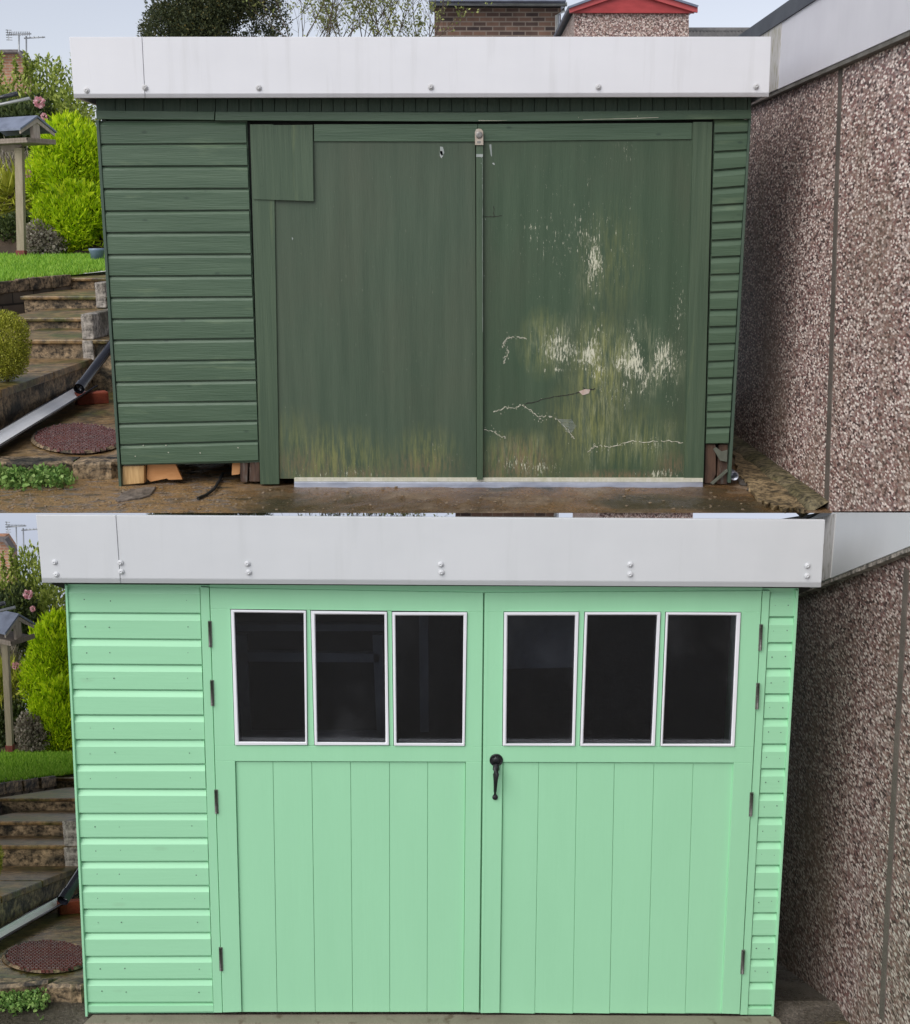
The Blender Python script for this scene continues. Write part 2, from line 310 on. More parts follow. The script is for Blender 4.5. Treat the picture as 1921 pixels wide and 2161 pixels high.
def bolt(parent, u, v, Y, rpx, mat):
    c = P(u, v, Y); r = rpx / F * Y * 1.02; mb = MB()
    mb.lathe(c, [(r, 0), (r, r * .12), (r * .86, r * .24), (r * .70, r * .27), (r * .62, r * .22), (r * .58, r * .55), (r * .50, r * .66), (r * .30, r * .70), (r * .26, r * .56), (r * .08, r * .54)], n=14)
    mb.build('bolt', mat, parent)
def fascia(parent, tl, tr, br, bl, lipL, lipR, Y, mat, seam, depth=2.6, sl=0.0):
    mb = MB()
    (st, sb) = seam; wv = 0.9
    lt = lambda t, a, b: (lerp(a[0], b[0], t), lerp(a[1], b[1], t))
    ts = (st - tl[0]) / (tr[0] - tl[0]); tb = (sb - bl[0]) / (br[0] - bl[0])
    lipl, lipr = (lerp(tl[0], bl[0], .92), lipL), (lerp(tr[0], br[0], .92), lipR)
    s_top, s_lip, s_bot = lt(ts, tl, tr), lt(tb, lipl, lipr), lt(tb, bl, br)
    for (A, B, Cc, D, E, G, YY) in ((tl, s_top, s_lip, lipl, s_bot, bl, Y - .003), (s_top, tr, lipr, s_lip, br, s_bot, Y)):
        sh = wv if YY == Y else -wv * .2
        A2 = (A[0] + (sh if YY == Y else 0), A[1]); D2 = (D[0] + (sh if YY == Y else 0), D[1])
        mb.px([A2, B, Cc, D2], YY, .018)
        p = [P(*D2, YY), P(*Cc, YY), P(*E, YY + .010), P(*G, YY + .010)]
        mb.prism(p, (0, .018, 0))
    # returns along both sides of the roof
    for a, b in ((tl, bl), (tr, br)):
        q0, q1 = P(*a, Y + .02), P(*b, Y + .02); sgn = 1 if a is tl else -1
        mb.prism([q0, q1, q1 + Vector((0, depth, sl * depth)), q0 + Vector((0, depth, sl * depth))], (.018 * sgn, 0, 0))
    return mb.build('fascia', mat, parent, bevel=.0015)

# ================================================================== UPPER PLACE: the green shed
YU = 5.70
GU = P(0, 1024, YU).z                               # its ground level
YF = YU - .12
gs = thing('green_shed', P(900, 1024, YU), 'old dark green timber shed with peeling sliding doors under a white fascia', 'shed')
fa = fascia(gs, (146, 77.5), (1628, 77), (1623, 204), (156, 206.5), 198, 195.5, YF, m_fascia, (299, 306))
for u, v in ((183, 190.5), (306, 184.6), (546, 184.6), (909.5, 183), (1263, 183), (1596, 182)): bolt(fa, u, v, YF - .004, 5.6, m_screwcap)
# roof, soffit and the hidden walls
zt = P(900, 84, YF).z
mb = MB(); xL, xR = P(150, 100, YF).x, P(1624, 100, YF).x
mb.box((xL + .03, YF + .03, zt - .03), (xR - .03, YF + 2.6, zt - .01)); mb.build('roof', m_felt, gs)
zs = P(900, 200, YF).z
mb = MB(); mb.box((xL + .03, YF + .032, zs + .012), (xR - .03, YF + 2.58, zs + .03)); mb.build('soffit', m_dark, gs)
mb = MB(); sl_, sr_ = P(256, 1020, YU).x, P(1538, 1020, YU).x
mb.box((sl_ + .012, YU + .06, GU + .15), (sl_ + .03, YU + 2.4, zs)); mb.box((sr_ - .03, YU + .06, GU + .15), (sr_ - .012, YU + 2.4, zs)); mb.box((sl_, YU + 2.4, GU), (sr_, YU + 2.42, zs))
mb.box((sl_ + .04, YU + .07, GU + .16), (sr_ - .04, YU + .085, zs)); mb.build('wall', m_dark, gs)
# frieze of little upright boards
mb = MB(); us = [203, 243, 265, 304, 344, 380, 417, 455]
while us[-1] < 1560: us.append(us[-1] + 25.1 + random.uniform(-.7, .7))
us.append(1586)
for a, b in zip(us, us[1:]):
    mb.px([(a + .6, 205), (b - .6, 205), (b - .6, 236), (a + .6, 236)], YU + .03 + random.uniform(0, .003), .014)
mb.px([(203, 203), (1585, 203), (1585, 240), (203, 240)], YU + .046, .012)
mb.build('frieze', m_green_d, gs, bevel=.001)
mb = MB(); mb.px([(202, 232.5), (453, 235), (452, 253), (203.5, 251)], YU - .012, .03); mb.build('batten', m_green_h, gs, bevel=.002)
mb = MB(); mb.px([(455, 235.5), (1000, 237), (1586, 231.5), (1586, 250), (1250, 254), (1000, 256), (454, 253.5)], YU - .018, .035)
mb.ribbon([(1195, 252.5), (1230, 252), (1280, 251), (1340, 249.5), (1390, 247.5)], 3, YU - .0195, 1); mb.ribbon([(1010, 254), (1050, 254.5), (1070, 254)], 2, YU - .0195, 1)
mb.build('batten', [m_green_h, m_cream], gs, bevel=.002)
# cladding, left and right of the doors
yl = [258, 305.5, 352, 399.5, 446.5, 492, 538.5, 584, 629.5, 674.5, 719, 764, 807.5, 851.5, 895.5, 940, 983]
yr = [258, 304, 351, 398.5, 444.5, 491, 537, 582.5, 627, 671.5, 715, 760, 803, 847.5, 889, 931.5, 974]
mb = MB(); clad(mb, lin(258, 209.6, 983, 256.5), lin(258, 519.5, 974, 546.5), yl, yr, YU, .15, .010, 2.8)
mb.px([(206, 255), (522, 255), (549, 976), (254, 982)], YU + .018, .012, 0)
for u, v in ((355, 955), (422, 956), (502, 945), (302, 940), (350, 940), (285, 963)): mb.px([(u - 1.6, v), (u + 1, v - 1.5), (u + 1.8, v + 1.4)], YU - .003, .002, 1)
mb.build('cladding', [m_green_h, m_cream], gs, bevel=.0012)
yl2 = [254, 282, 321, 360, 398.6, 434, 471, 508, 543.5, 580.6, 617.6, 654.6, 690.6, 727, 764, 799, 834.6, 870, 904, 938]
yr2 = [252, 279.4, 317, 354, 393, 430, 467.4, 504.5, 540.7, 578, 615, 653.6, 689, 725, 761.5, 797.5, 832, 868.8, 902, 937]
mb = MB(); clad(mb, lin(255, 1508.6, 938, 1490.5), lin(250, 1580.5, 937, 1538.5), yl2, yr2, YU, .36, .013, 2.4)
mb.px([(1507, 252), (1580, 252), (1538, 936), (1489, 936)], YU + .018, .012); mb.build('cladding', m_green_h, gs, bevel=.0012)
mb = MB(); mb.px([(202.5, 253), (208.6, 253), (256.5, 1030), (251, 1030)], YU - .006, .05); mb.build('corner_trim', m_green_d, gs, bevel=.0015)
mb = MB(); mb.px([(1581, 250), (1586, 250), (1543, 1019), (1537, 1019)], YU - .006, .05); mb.build('corner_trim', m_green_d, gs, bevel=.0015)
# sliding doors
spots = [(P(1318, 775, YU), .30, .20, 1.12), (P(1345, 770, YU), .14, .30, 1.0), (P(1230, 742, YU), .38, .18, 1.0), (P(1400, 750, YU), .2, .2, .8), (P(1180, 780, YU), .20, .022, 1.0), (P(1260, 690, YU), .06, .4, .8), (P(1255, 560, YU), .10, .30, .75), (P(1130, 480, YU), .10, .12, .6), (P(1320, 315, YU), .08, .14, .65),
         (P(1180, 720, YU), .15, .12, .7), (P(1330, 940, YU), .3, .06, .7), (P(1130, 985, YU), .3, .09, .8), (P(1380, 1000, YU), .3, .05, .62), (P(1430, 700, YU), .08, .7, .5), (P(1230, 500, YU), .5, .5, .36)]
algae = [(P(1265, 790, YU), .20, .36, 1.1), (P(1145, 725, YU), .14, .2, .8), (P(1240, 900, YU), .26, .3, .8), (P(1110, 965, YU), .3, .16, .9), (P(1340, 930, YU), .3, .22, .6), (P(1290, 560, YU), .2, .35, .35)]
spotsL = [(P(893, 748, YU), .03, .06, .6), (P(930, 960, YU), .12, .12, .42), (P(700, 1000, YU), .5, .06, .4)]
algaeL = [(P(700, 975, YU), .42, .22, .8), (P(900, 965, YU), .2, .2, .75), (P(620, 930, YU), .2, .2, .4)]
dl = MB(); dl.px([(577, 298), (1003, 299), (1005.5, 1009), (589, 1010)], YU + .004, .02)
for u, v, s in ((932, 318, 1), (931, 325, .8)):                 # putty smears
    dl.px([(u - 3 * s, v - 9 * s), (u + 3 * s, v - 8 * s), (u + 6 * s, v + 4 * s), (u + 1, v + 11 * s), (u - 3 * s, v + 5 * s)], YU + .003, .002, 1)
dl.px([(616, 500), (619, 503), (617, 507)], YU + .003, .002, 1)
m_ply_l = plywood('worn_green_plywood', ORG[gs.name], spotsL, algaeL, (.052, .083, .051), (.076, .110, .070), [(P(640, 985, YU), .25, .12, .6), (P(890, 985, YU), .25, .1, .7), (P(760, 1000, YU), .5, .05, .6)])
m_ply_r = plywood('peeling_green_plywood', ORG[gs.name], spots, algae, (.043, .078, .042), (.062, .102, .058), [(P(1100, 975, YU), .20, .16, 1.0), (P(1060, 1000, YU), .2, .08, .8), (P(1300, 1004, YU), .35, .04, .9), (P(1420, 990, YU), .14, .12, .8)],
    [(P(1320, 765, YU), .30, .26, 1.1), (P(1225, 735, YU), .30, .20, 1.0), (P(1245, 610, YU), .09, .34, .55), (P(1140, 730, YU), .14, .15, .85), (P(1270, 900, YU), .14, .42, .7), (P(1400, 780, YU), .14, .22, .6), (P(1110, 960, YU), .26, .14, .6), (P(1360, 930, YU), .26, .16, .55)])
m_putty = M2('pale_putty', (.30, .34, .32), (.40, .43, .41), (40, 40, 20), .7)
DL = dl.build('sliding_door', [m_ply_l, m_putty], gs)
mb = MB(); mb.px([(527.5, 262), (577, 262), (589.5, 1019), (589.5, 1022), (549.5, 1022.5)], YU - .006, .03); mb.build('stile', m_green_v, DL, bevel=.002)
mb = MB(); mb.px([(529, 264), (660, 263), (662, 424.5), (534.7, 420.5)], YU - .012, .006)
for u, v in ((562, 277), (545, 305), (549, 333), (551, 366), (553, 392), (650, 268), (653, 300), (655, 340), (657, 380), (585, 411), (630, 412)): mb.px([(u + 1.5 * math.cos(q), v + 1.5 * math.sin(q)) for q in (0, 1.05, 2.1, 3.14, 4.2, 5.25)], YU - .0128, .002)
mb.build('patch_panel', m_green_v, DL, bevel=.001)
mb = MB(); mb.px([(662.5, 262), (1008, 261.5), (1008, 298.7), (662.5, 298)], YU - .004, .03); mb.build('rail', m_green_h, DL, bevel=.0015)
dr = MB(); dr.px([(1007, 297), (1461, 293), (1445, 1009), (1008, 1009)], YU + .004, .02)
yy = YU + .0028
def jag(pts, n=7, a=2.2):
    out = []
    for p, q in zip(pts, pts[1:]):
        for k in range(n): t = k / n; out.append((lerp(p[0], q[0], t) + random.uniform(-a, a), lerp(p[1], q[1], t) + random.uniform(-a, a)))
    return out + [pts[-1]]
for pts, wd in (([(1043, 869), (1066, 860), (1090, 861), (1098, 853), (1110, 858), (1128, 872), (1141, 886), (1140, 878), (1165, 878), (1180, 888), (1195, 905), (1206, 916), (1213, 925)], 2.6),
                ([(1061, 733), (1063, 722), (1072, 714), (1084, 711), (1098, 712), (1112, 716)], 2.6), ([(1064, 770), (1066, 755), (1073, 744), (1068, 735)], 2.2),
                ([(1022, 907), (1042, 911), (1055, 920), (1068, 924)], 1.8), ([(1245, 950), (1262, 940), (1290, 945), (1330, 930), (1360, 934), (1400, 930), (1442, 934)], 2.2),
                ([(1240, 955), (1252, 943), (1265, 941)], 2.0), ([(1246, 610), (1243, 590), (1248, 562), (1241, 545)], 1.8)):
    dr.ribbon(jag(pts), wd, yy, 1)
for pts, wd in (([(1108, 853), (1135, 846), (1160, 839), (1195, 834), (1225, 828), (1250, 821)], 3.2), ([(1020, 456), (1040, 457), (1060, 455)], 2.2), ([(1042, 435), (1043, 447), (1042, 458)], 2.0),
                ([(1230, 818), (1245, 823), (1256, 820)], 3.0)): dr.ribbon(jag(pts, 4, 1.2), wd, yy - .0003, 2)
dr.px([(1222, 826), (1236, 821), (1246, 822), (1243, 830), (1230, 834)], yy - .0006, .0015, 3)
for k in range(14):
    v = 885 + k * 2.0; a = 1176 + k * 1.6; dr.ribbon([(a, v), (1200, v + 1), (1217 - abs(k - 7) * 1.5, v)], 1.0, yy, 4)
for u, v, h in ((1035, 318, 26), (1041, 346, 4)): dr.px([(u - 2.5, v - h / 2), (u + 2, v - h / 2 - 1), (u + 3, v), (u + 3.5, v + h / 2), (u + 1, v + h / 3)], yy, .001, 4)
m_crack = M2('dark_split_veneer', (.022, .022, .018), (.04, .04, .03), (30, 30, 30), .8)
m_bare = M2('bare_pinkish_wood', (.48, .36, .30), (.55, .48, .42), (40, 40, 40), .8)
DR = dr.build('sliding_door', [m_ply_r, m_cream, m_crack, m_bare, m_putty], gs, label='right sliding door with most paint peeled off in pale streaks')
mb = MB(); mb.px([(1463.5, 257), (1504, 257), (1485, 1018), (1444.5, 1018)], YU - .006, .03)
mb.px([(1461 + 0, 259.5), (1463, 259.5), (1444, 1018), (1442.8, 1018)], YU - .001, .02); mb.build('stile', m_green_v, DR, bevel=.002)
mb = MB(); mb.px([(1009, 261.5), (1461, 259), (1460, 293.5), (1009, 298)], YU - .004, .03); mb.build('rail', m_green_h, DR, bevel=.0015)
mb = MB(); mb.px([(1005.2, 305), (1019.6, 305), (1019.2, 1012), (1006.4, 1012)], YU - .022, .03)
mb.px([(1005.4, 325), (1019.4, 325), (1019.4, 331), (1005.4, 331)], YU - .0235, .003, 1)
mb.ribbon(jag([(1018.6, 333), (1018.8, 400), (1018.6, 520), (1018.9, 700)], 6, .3), .8, YU - .0225, 1); mb.build('cover_strip', [m_green_v, m_putty], DR, bevel=.003)
mb = MB(); q = [(1002.5, 279), (1005, 273), (1010, 271), (1016, 272), (1020, 277), (1020.4, 305.7), (1002.8, 305.7)]
mb.px(q, YU - .030, .008); mb.lathe(P(1011.5, 284.6, YU - .030), [(.016, 0), (.016, .004), (.010, .006), (.003, .005)], n=14, m=1)
mb.px([(1007, 297), (1015, 297), (1015, 302), (1007, 302)], YU - .0312, .002, 1)
mb.build('latch_plate', [M2('rust_streaked_plate', (.52, .47, .40), (.42, .35, .27), (40, 40, 20), .5, .2), m_steel], DR, bevel=.0015)
mb = MB(); mb.px([(621, 1008.5), (1484, 1009), (1484, 1018), (621, 1017)], YU - .010, .03, 1)
a0, a1 = P(621, 1017, YU - .028), P(1484, 1018.2, YU - .028); b0, b1 = P(621, 1032, YU - .035), P(1484, 1030, YU - .035)
mb.prism([a0, a1, b1, b0], (0, .04, 0)); mb.build('track', [m_galv, m_cream], gs, bevel=.0015)
# what shows in the gaps below the cladding
mb = MB(); mb.px([(520.5, 256), (527.2, 256), (549.3, 1000), (546.5, 976)], YU + .03, .01); mb.build('gap_shade', m_dark, gs); mb = MB(); mb.px([(1504, 256), (1509, 256), (1491, 940), (1486, 1015)], YU + .03, .01)
mb.build('gap_shade', m_dark, gs)  # black strips paint the shade inside the gaps beside the doors
def wood(name, poly, Y, t, m, bev=.004): mb = MB(); mb.px(poly, Y, t); return mb.build(name, m, gs, bevel=bev)
wood('sill_block', [(258, 984), (304.5, 983), (304.5, 1020), (282, 1022), (258, 1024)], YU + .02, .09, m_wood_pale)
wood('sill_board', [(311, 978), (370, 978), (385, 1012), (356, 1013), (352, 1010), (318, 1017), (309, 1010)], YU + .05, .02, m_wood_orange, .002)
wood('sill_board', [(490, 974), (508, 974), (506, 1001), (489, 1003)], YU + .05, .02, m_wood_orange, .002)
wood('sill_post', [(506, 975), (524, 974), (522, 1018), (508, 1018)], YU + .02, .05, m_wood_rot)
wood('sill_post', [(527, 974), (548, 974), (549, 1017), (526, 1017)], YU + .018, .05, m_wood_rot)
wood('sill_post', [(1490, 938), (1511, 938), (1512, 1000), (1504, 1020), (1487, 1021)], YU + .02, .06, m_wood_rot)
wood('sill_post', [(1518, 938), (1537, 938), (1535, 1023), (1513, 1022), (1515, 980)], YU + .025, .06, m_wood_rot)
m_scrap = M2('grey_green_scrap', (.13, .14, .11), (.09, .10, .075), (30, 10, 30), .75)
wood('scrap_strip', [(1535, 990), (1537, 995), (1505, 1023), (1500, 1020)], YU + .0, .012, m_scrap, .001)
wood('scrap_strip', [(1506, 948), (1512, 944), (1524, 953), (1536, 950), (1535, 975), (1520, 972)], YU + .008, .01, m_scrap, .001)

# ------------------------------------------------------------------ ground of the upper place
def sheet(name, x0, x1, y0, y1, zf, nx, ny, mat, **tags):
    mb = MB(); vs = []
    for j in range(ny + 1):
        for i in range(nx + 1):
            x, y = lerp(x0, x1, i / nx), lerp(y0, y1, j / ny); vs.append((x, y, zf(x, y, i, j)))
    fs = [(j * (nx + 1) + i, j * (nx + 1) + i + 1, (j + 1) * (nx + 1) + i + 1, (j + 1) * (nx + 1) + i) for j in range(ny) for i in range(nx)]
    mb.add(vs, fs, 0, True); return mb.build(name, mat, **tags)
YS = PG(960, 1081.3, (GU, 0, 0)).y
rr = random.Random(3)
sheet('ground', -6, 1.76, YS, YU + .5, lambda x, y, i, j: GU - .003 + (0 if j == 0 else rr.uniform(-.004, .003)), 110, 14, m_ground, kind='structure')
sheet('ground', -5, 1.76, YU + .5, 9, lambda x, y, i, j: GU - .004, 2, 2, m_ground, kind='structure')

# ------------------------------------------------------------------ the pebbledashed garages
def stone_lump(mb, c, sx, sy, sz, m=0, n=9, rnd=random):
    vs = []; ang = [2 * math.pi * k / n for k in range(n)]; jr = [rnd.uniform(.8, 1.15) for _ in ang]
    for zz, sc in ((0, 1.0), (sz * .7, .98), (sz, .86)):
        for a, j in zip(ang, jr): vs.append((c[0] + sx * sc * j * math.cos(a), c[1] + sy * sc * j * math.sin(a), c[2] + zz * rnd.uniform(.93, 1.0)))
    fs = [(r * n + k, r * n + (k + 1) % n, (r + 1) * n + (k + 1) % n, (r + 1) * n + k) for r in range(2) for k in range(n)] + [tuple(range(2 * n, 3 * n))]
    mb.add(vs, fs, m)
mb = MB(); rgt = random.Random(17)
for _ in range(620):
    u = rgt.uniform(-80, 1600) if rgt.random() < .45 else rgt.uniform(-80, 560); v = rgt.uniform(1028, 1078); p = PG(u, v, (GU - .003, 0, 0)); r = rgt.choice((.002, .003, .003, .004, .006))
    stone_lump(mb, p, r * 1.4, r, r * .8, 0, 6, rgt)
mb.build('grit', M2('tan_grit', (.30, .23, .15), (.14, .11, .08), (40, 40, 40), .8), None, kind='stuff', label='loose grit scattered on the wet ground before the green shed', cat='grit')
XG = 1.75
zf0, zf1, zf2 = CZ + .728, CZ + 1.082, CZ + 1.162
gg = thing('garage', (XG, YU, GU), 'pinkish pebbledash garage wall with white fascia rising beside the dark green shed', 'garage')
seamz = lambda Y: CZ - Y * math.tan(TH) * 1.0005
mb = MB(); Yn, Yb = 3.3, 10.5
mb.prism([(XG, Yb, GU - .02), (XG, YS + .001, GU - .02), (XG, YS, seamz(YS) + .004), (XG, Yn, seamz(Yn) + .004), (XG, Yn, zf1 - .02), (XG, Yb, zf1 - .02)], (3.0, 0, 0))
mb.build('wall', m_pebble, gg)
ja, jb = PX(1774, 165, XG), PX(1745.6, 1069, XG)
mb = MB(); mb.prism([(XG - .004, ja.y - .024, zf0), (XG - .004, ja.y + .024, zf0), (XG - .004, jb.y + .030, GU), (XG - .004, jb.y - .030, GU)], (.01, 0, 0)); mb.build('panel_joint', m_joint, gg)
mb = MB(); xf = XG - .04
mb.box((xf, Yn, zf0 + .02), (xf + .02, Yb, zf1)); mb.box((xf + .004, Yn, zf0), (XG - .002, Yb, zf0 + .02), 1)
mb.build('fascia', [m_fascia_g, M2('dark_drip_edge', (.20, .19, .165), (.12, .11, .09), (8, 8, 8), .7)], gg, bevel=.002)  # drip edge coloured darker than the fascia above it
mb = MB(); mb.prism([(xf - .01, Yn, zf1 - .004), (xf - .01, Yb, zf1 - .004), (xf - .006, Yb, zf2), (xf - .006, Yn, zf2)], (.03, 0, 0)); mb.box((xf + .026, Yn, zf1 + .02), (XG + 3.1, Yb, zf1 + .04)); mb.build('roof', m_felt, gg)
# algae stained end piece of the fascia
mb = MB(); e0, e1 = PX(1612, 95, xf), PX(1648, 95, xf)
mb.box((xf - .003, e1.y, zf0 + .022), (xf - .0005, e0.y + .1, zf1 - .002)); mb.build('fascia_end', M2('green_stained_upvc', (.58, .56, .55), (.50, .48, .44), (8, 8, 2), .6, .2, (160, 160, 60), c3=(.30, .28, .16), t3=(.50, .7), sc3=(40, 40, 12)), gg)
mb = MB(); n = 30
def kerbstrip(mb, X0, X1, Ya, Yb_, zf, rnd, m=0):
    vs = []; N = 40
    for i in range(N + 1):
        y = lerp(Ya, Yb_, i / N); z = zf(y); j = rnd.uniform(-.008, .008)
        vs += [(X0, y, z + .05), (X1 + .03 + j, y, z + .045 + rnd.uniform(-.006, .006)), (X1 + j, y, z + .02), (X1 - .012 + j, y, z - .03)]
    mb.add(vs, [(4 * i + k, 4 * i + k + 1, 4 * i + k + 5, 4 * i + k + 4) for i in range(N) for k in range(3)] + [(3, 2, 1, 0)], m, True)
kerbstrip(mb, XG - .001, XG - .115, YS + .06, 8.6, lambda y: GU - .012, random.Random(5)); mb.build('kerb', m_moss, None, loc=(XG, YS, GU), label='mossy concrete kerb along the foot of the pink garage wall by the green shed', cat='kerb')
# broken concrete apron between shed and kerb
ra = random.Random(31)
def rag(pl, n=6, a=4):
    o = []
    for p, q in zip(pl, pl[1:] + pl[:1]):
        for k in range(n): o.append((lerp(p[0], q[0], k / n) + ra.uniform(-a, a), min(1076, lerp(p[1], q[1], k / n) + ra.uniform(-a, a))))
    return o
mb = MB(); poly = [(1546, 955), (1560, 945), (1600, 980), (1660, 1030), (1700, 1072), (1660, 1073), (1630, 1066), (1600, 1050), (1575, 1018), (1560, 1000)]
mb.prism([PG(u, v, (GU + .016, 0, 0)) for u, v in rag(poly)], (0, 0, -.018)); mb.build('apron', M2('broken_tan_concrete', (.27, .20, .11), (.16, .115, .055), (8, 8, 8), .6, .9, (60, 60, 60), c3=(.07, .055, .03), t3=(.5, .62), sc3=(9, 9, 9), mot=.9, msc=(40, 40, 40)), None, loc=PG(1600, 1010, (GU, 0, 0)), bevel=.006, kind='structure')
mb = MB(); rnd = random.Random(8)
for k in range(120):
    t = rnd.random(); u = lerp(1555, 1650, t) + rnd.uniform(-6, 6); v = lerp(1003, 1070, t ** .8) + rnd.uniform(-5, 5); c = PG(u, min(v, 1071), (GU, 0, 0)); r = rnd.uniform(.004, .014)
    stone_lump(mb, c, r * 1.3, r, r * .7, 0, 7, rnd)
mb.build('rubble', M2('dark_rubble', (.06, .052, .045), (.10, .085, .07), (30, 30, 30), .7, .6), None, loc=PG(1600, 1050, (GU, 0, 0)), kind='stuff', label='dark crumbled rubble in the crack beside the tan concrete strip', cat='rubble')
mb = MB(); c = P(1549, 1004, YU + .05); mb.lathe(c, [(.024, -.06), (.024, .012), (.020, .014), (.019, -.05)], n=18); mb.build('drain_pipe', m_galv, None, loc=(c.x, c.y, GU), label='short grey pipe end poking out at the right foot of the green shed', cat='pipe')
m_flush = M2('flat_brown_stone', (.20, .165, .135), (.12, .095, .075), (8, 8, 8), .6, .9, (70, 70, 70), mot=.6)
# flat stones in front of the left gap
for k, (poly, h, m, lab) in enumerate((([(243, 1053), (262, 1036), (300, 1028), (330, 1026), (318, 1043), (296, 1050), (250, 1057)], .006, m_flush, 'flat grey stone slab at the left front corner of the green shed'),)):
    mb = MB(); mb.prism([PG(u, v, (GU + h, 0, 0)) for u, v in poly], (0, 0, -h - .01)); p = PG(*poly[0], (GU, 0, 0)); mb.build('flat_stone', m, None, loc=p, bevel=.004, label=lab, cat='stone')
mb = MB(); mb.tube([PG(470, 999, (GU + .01, 0, 0)), PG(463, 1015, (GU + .01, 0, 0)), PG(452, 1032, (GU + .01, 0, 0)), PG(436, 1044, (GU + .008, 0, 0)), PG(418, 1052, (GU + .008, 0, 0))], .008, 8); mb.build('cable', m_dark, None, loc=PG(450, 1030, (GU, 0, 0)), label='dark cable curling out from under the green shed', cat='cable')

# ================================================================== LOWER PLACE: the mint shed
YL = 4.52
SL = -.455                                         # the yard behind falls away
GL = P(960, 2144, YL).z
ms = thing('mint_shed', P(900, 2144, YL), 'freshly painted mint green shed with glazed double doors under a white fascia', 'shed')
m_cap = M2('pale_grey_cap', (.70, .72, .73), (.60, .61, .62), (40, 40, 40), .35, .1)
YFL = YL - .10
fb = fascia(ms, (75.7, 1087), (1742, 1097.6), (1733.3, 1239.5), (88.8, 1229.7), 1219.8, 1228.9, YFL, m_fascia_b, (244, 254), 2.4, -.36)
for u, v in ((115.5, 1186.4), (119, 1212.4), (254, 1187.4), (255.7, 1206), (522, 1189.5), (524.8, 1207.9), (930, 1191), (931.7, 1208), (1330, 1191), (1330, 1212), (1704.4, 1193.6), (1703.7, 1215)):
    bolt(fb, u, v, YFL - .004, 6.3, m_cap)
a, b = P(80, 1108, YFL + .02), P(1738, 1116, YFL + .02)
mb = MB(); mb.prism([a, b, b + Vector((-.02, 2.4, -.87)), a + Vector((.02, 2.4, -.87))], (0, 0, -.03)); mb.build('roof', m_felt, ms)
a, b = P(92, 1227, YFL + .03), P(1730, 1236, YFL + .03)
mb = MB(); mb.prism([a, b, b + Vector((0, .35, .35 * SL)), a + Vector((0, .35, .35 * SL))], (0, 0, .012)); mb.build('soffit', m_dark, ms)
xl0, xr0 = P(145, 1300, YL).x, P(1680, 1300, YL).x
mb = MB()
for x in (xl0 + .01, xr0 - .03):
    mb.prism([(x, YL + .05, GL), (x, YL + .05, P(900, 1232, YL).z), (x, YL + 2.3, P(900, 1232, YL).z - .83), (x, YL + 2.3, GL - 1.2)], (.02, 0, 0))
mb.box((xl0, YL + 2.3, GL - 1.2), (xr0, YL + 2.32, P(900, 1232, YL).z - .83)); mb.build('wall', m_mint_h, ms)
# header strip
mb = MB(); mb.px([(137, 1225), (1686, 1234), (1686, 1250), (137, 1240)], YL + .012, .03); mb.px([(443, 1228), (1610, 1235), (1609, 1248), (1022, 1251), (443, 1242)], YL - .001, .013); mb.build('header', m_mint_v, ms)
yl = [1237, 1294, 1348.4, 1402.6, 1456, 1509.7, 1562, 1614.7, 1665.8, 1717.6, 1769, 1819.7, 1870, 1920, 1969.8, 2019.8, 2068, 2117, 2139]
yr = [1239, 1295.6, 1350.9, 1404.4, 1458, 1510.4, 1562.6, 1613.6, 1666.5, 1717.6, 1769, 1819, 1870, 1919.4, 1969, 2018.7, 2067.3, 2116.3, 2137.5]
m_nail = M2('nail_head', (.16, .27, .19), (.07, .11, .08), (90, 90, 90), .5)
mb = MB(); clad(mb, lin(1235, 141.8, 2138, 185.4), lin(1239, 421.5, 2137, 450.5), yl, yr, YL, .27, .013, 2.4, (.115, .31, .89)); mb.px([(140, 1236), (424, 1238), (452, 2138), (184, 2139)], YL + .019, .012); mb.build('cladding', [m_mint_h, m_nail], ms, bevel=.0012)
y2 = [1248, 1303, 1357.6, 1412, 1465.6, 1518, 1571.4, 1623.5, 1675.4, 1726.5, 1777.7, 1827.4, 1878, 1927.6, 1976, 2025.7, 2074.4, 2122.4, 2144]
mb = MB(); clad(mb, lin(1250, 1626, 2140, 1578.5), lin(1246, 1680, 2144, 1628.5), y2, y2, YL, .30, .013, 2.4, (.22, .74)); mb.px([(1624, 1247), (1682, 1247), (1630, 2143), (1577, 2143)], YL + .019, .012); mb.build('cladding', [m_mint_h, m_nail], ms, bevel=.0012)
for poly in ([(136.7, 1235), (141.4, 1235), (185, 2146), (180, 2146)], [(1680.5, 1246), (1686.4, 1246), (1633, 2146), (1628.8, 2146)]):
    mb = MB(); mb.px(poly, YL - .008, .05); mb.build('corner_trim', m_mint_v, ms, bevel=.0015)
for poly in ([(422.5, 1239), (441.2, 1240), (469.3, 2137.5), (451, 2137.5)], [(1609.8, 1247), (1625.6, 1247), (1578, 2142), (1562.6, 2142)]):
    mb = MB(); mb.px(poly, YL - .006, .04); mb.build('door_post', m_mint_v, ms, bevel=.0015)
